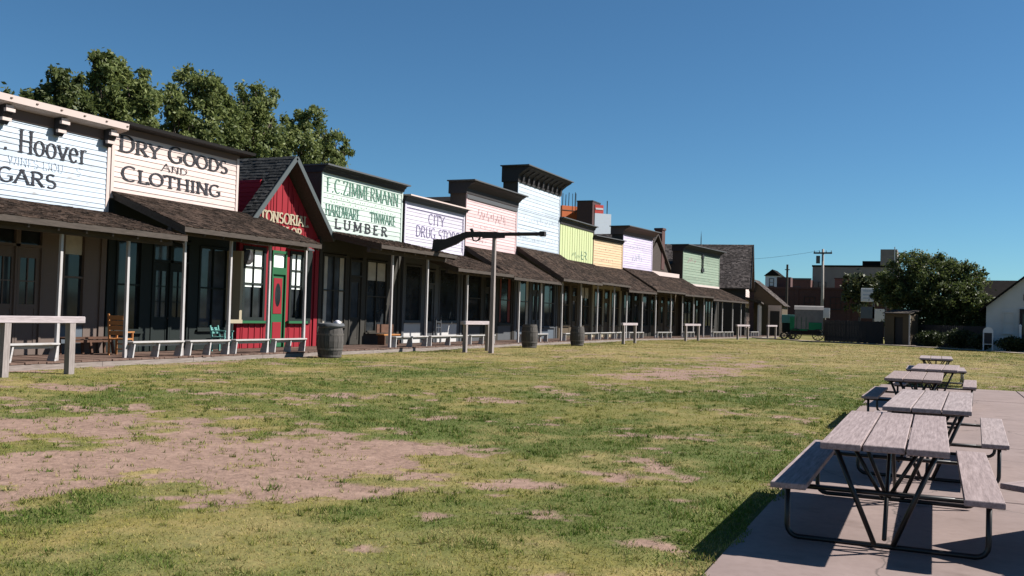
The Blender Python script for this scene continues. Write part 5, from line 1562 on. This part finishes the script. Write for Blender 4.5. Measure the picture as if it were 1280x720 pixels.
# ------------------------------------------------------------------ town beyond the lawn
r = thing('brick_building', 'long dark brick building across the end of the lawn', 'building', (-24.0, 132, 0), 0)
MB().box(0, 20.0, 0, 10, 0, 6.0).build('wall', 'brick_dark', r)
MB().box(-0.1, 20.1, -0.12, 0.3, 6.0, 6.25).build('coping', 'stucco_brown', r)
for i in range(6):
    MB().box(0.3+i*3.3, 0.8+i*3.3, -0.1, -0.002, 0, 5.95).build('pilaster', 'brick_dark', r)
for i in range(5):
    window(r, 1.5+i*3.3, 2.9+i*3.3, 3.4, 5.0, 'p_dark', 2, 2, y=-0.06, gm='glass_grey')
MB().box(4.4, 6.2, 1.0, 3.0, 6.0, 7.6).build('roof_block', 'brick_dark', r)
r = thing('far_building', 'large plain grey brown building on the skyline behind the utility pole', 'building', (-19.4, 172, 0), 0)
MB().box(0, 13.5, 0, 14, 0, 11.2).build('wall', 'stucco_grey', r)
MB().box(-0.1, 13.6, -0.1, 0.4, 11.2, 11.5).build('parapet', 'roof_dark', r)
MB().box(10.9, 13.5, -0.2, 9, 11.5, 14.2).build('upper_block', 'stucco_grey', r)
MB().box(8.0, 10.9, 1, 8, 11.5, 12.3).build('roof_plant', 'roof_dark', r)
MB().box(13.05, 13.2, -0.36, -0.21, 11.0, 14.6).build('downpipe', 'sign_white', r)
for i in range(3): window(r, 1.0+i*3.0, 2.3+i*3.0, 7.0, 8.6, 'p_dark', 2, 2, y=-0.06, gm='glass_grey')
r = thing('far_building', 'low maroon building left of the grey skyline building', 'building', (-23.4, 168, 0), 0)
MB().box(0, 4.2, 0, 8, 0, 8.8).build('wall', 'stucco_brown', r)
MB().box(-0.1, 4.3, -0.1, 0.3, 8.8, 9.05).build('parapet', 'p_grey', r)
window(r, 1.2, 2.6, 6.2, 7.6, 'p_grey', 2, 2, y=-0.06, gm='glass_grey')
r = thing('brick_tower_block', 'small red brick stair block with one white edge on the skyline', 'building', (-13.7, 150, 0), 0)
MB().box(0, 2.2, 0, 3, 0, 8.2).build('wall', 'brick_red', r)
MB().box(2.0, 2.25, -0.05, -0.002, 5.6, 8.0).build('edge_strip', 'sign_white', r)
MB().box(-0.1, 2.3, -0.1, 3.1, 8.2, 8.35).build('coping', 'stucco_brown', r)
r = thing('white_outbuilding', 'tiny white upper storey showing past the gabled end house', 'building', (-24.0, 151, 0), 0)
MB().box(0, 2.1, 0, 5, 0, 8.6).build('wall', 'sign_white', r)
MB().prism_y([(-0.2, 8.6), (1.05, 9.6), (2.3, 8.6)], -0.2, 5.2).build('roof', 'roof_dark', r)
window(r, 0.6, 1.3, 7.0, 8.2, 'p_dark', 1, 2, y=-0.06)

# orange tower under construction behind the row
r = thing('orange_tower', 'orange panelled tower with bare rods rising behind the lime front', 'tower', (-57.4, 150, 0), math.radians(52))
MB().box(0, 3.5, 0, 1.0, 0, 20.0).build('core', 'panel_orange', r)
for z in (17.5, 19.2): MB().box(-0.05, 3.55, -0.06, -0.002, z, z+0.1).build('band', 'p_brown', r)
for u in (0.15, 0.75, 1.35, 2.6): MB().tube([(u, 0.2, 19.9), (u+0.05, 0.2, 22.2+random.uniform(-.4, .4))], 0.06, 6).build('rod', 'iron', r)
r = thing('brown_tower', 'dark brown tower block right of the orange tower', 'tower', (-54.4, 149, 0), 0)
MB().box(0, 2.7, 0, 4, 0, 20.4).build('core', 'panel_brown', r)
MB().box(-0.06, 2.76, -0.06, 4.06, 20.4, 20.6).build('coping', 'p_dark', r)
for u in (0.3, 0.9): MB().tube([(u-1.2, 0.2, 20.4-2), (u-1.2, 0.2, 21.8)], 0.05, 6).build('rod', 'iron', r)
r = thing('white_tower', 'pale blue white tower block with red cap behind the peach front', 'tower', (-51.6, 150, 0), math.radians(48))
MB().box(0, 3.1, 0, 1.0, 0, 18.6).build('core', 'panel_white', r)
MB().box(0, 1.6, 0, 0.9, 18.6, 20.0).build('red_cap', 'panel_red', r)
MB().box(0.1, 1.5, -0.04, -0.002, 19.2, 19.5).build('cap_stripe', 'sign_white', r)
MB().tube([(2.4, 0.2, 18.5), (2.4, 0.2, 20.8)], 0.08, 6).build('rod', 'iron', r)

# utility poles
r = thing('utility_pole', 'tall wooden utility pole with crossarm and transformer', 'pole', (-12.9, 125, 0), 0)
MB().tube([(0, 0, -0.1), (0.05, 0, 5), (0, 0, 10.8)], [0.21, 0.18, 0.14], 10).build('pole', 'pole_wood', r, smooth=True)
MB().box(-1.1, 1.1, -0.16, -0.02, 10.2, 10.4).build('crossarm', 'w_dark', r)
MB().tube([(-0.55, -0.1, 9.0), (-0.55, -0.1, 9.95)], 0.24, 12).build('transformer', 'p_grey', r)
for u in (-1.0, -0.4, 0.4, 1.0): MB().lathe([(0.03, 0), (0.06, 0.05), (0.03, 0.15), (0.05, 0.2), (0, 0.24)], n=8).build('insulator', 'p_bluegrey', r, loc=(u, -0.09, 10.4))
pts = []
for i in range(13):
    t = i/12; pts.append((-13.3-26*t, 125+14*t, 10.6+0.4*t-2.0*4*t*(1-t)*0.5))
o = MB().tube(pts, 0.016, 5).build('power_line', 'iron'); tag(o, 'thin sagging power line running left from the utility pole', 'wire')
o = MB().tube([(0, 0, -0.1), (0, 0, 8.9)], [0.17, 0.13], 8).build('bare_pole', 'w_dark'); o.location = (-17.3, 126, 0)
MB().box(-0.3, 0.3, -0.05, 0.05, 8.2, 8.3).build('pole_arm', 'w_dark', o)
tag(o, 'short bare dark pole left of the utility pole', 'pole')
r = thing('small_sign', 'small blank white sign on a post beside the wagon', 'sign', (-9.5, 91.0, 0), math.radians(-5))
MB().box(0, 0.82, 0, 0.04, 2.05, 2.95, 0.01).build('panel', 'sign_white', r)
MB().box(0.36, 0.46, 0.05, 0.13, 0, 2.9).build('post', 'pole_wood', r)
r = thing('roadside_sign', 'white two-panel roadside sign board left of the round tree', 'sign', (-7.0, 105.0, 0), 0)
MB().box(0, 3.3, 0, 0.25, 3.9, 5.3, 0.03).build('panel', 'sign_white', r)
for z, a, e in ((4.95, 0.2, 3.0), (4.55, 0.2, 3.1), (4.2, 0.2, 2.6)): MB().box(a, e, -0.008, -0.002, z, z+0.14).build('faint_line', 'ink_faded', r)
for u in (1.15, 2.3): MB().box(u, u+0.15, 0.05, 0.2, 0, 3.9).build('post', 'p_grey', r)
MB().box(0.0, 1.3, 0.05, 0.2, 2.2, 3.4).build('lower_panel', 'p_bluegrey', r)
MB().box(1.35, 2.3, 0.02, 0.04, 1.9, 3.2).build('side_panel', 'sign_white', r)

# low land on the horizon
k = MB()
vs = []; fs = []
n = 120
for i in range(n):
    a = math.radians(-80+160*i/(n-1)); R_ = 1400
    h = 10+9*vnoise(np.array([i*0.7]), np.array([3.0]), 2.0)[0]
    vs += [(R_*math.sin(a), R_*math.cos(a), -2), (R_*1.02*math.sin(a), R_*1.02*math.cos(a), float(h)), ((R_+300)*math.sin(a), (R_+300)*math.cos(a), -2)]
for i in range(n-1):
    fs += [(i*3, i*3+3, i*3+4, i*3+1), (i*3+1, i*3+4, i*3+5, i*3+2)]
k.add(vs, fs).build('distant_hills', 'hill', kind='structure', smooth=True)
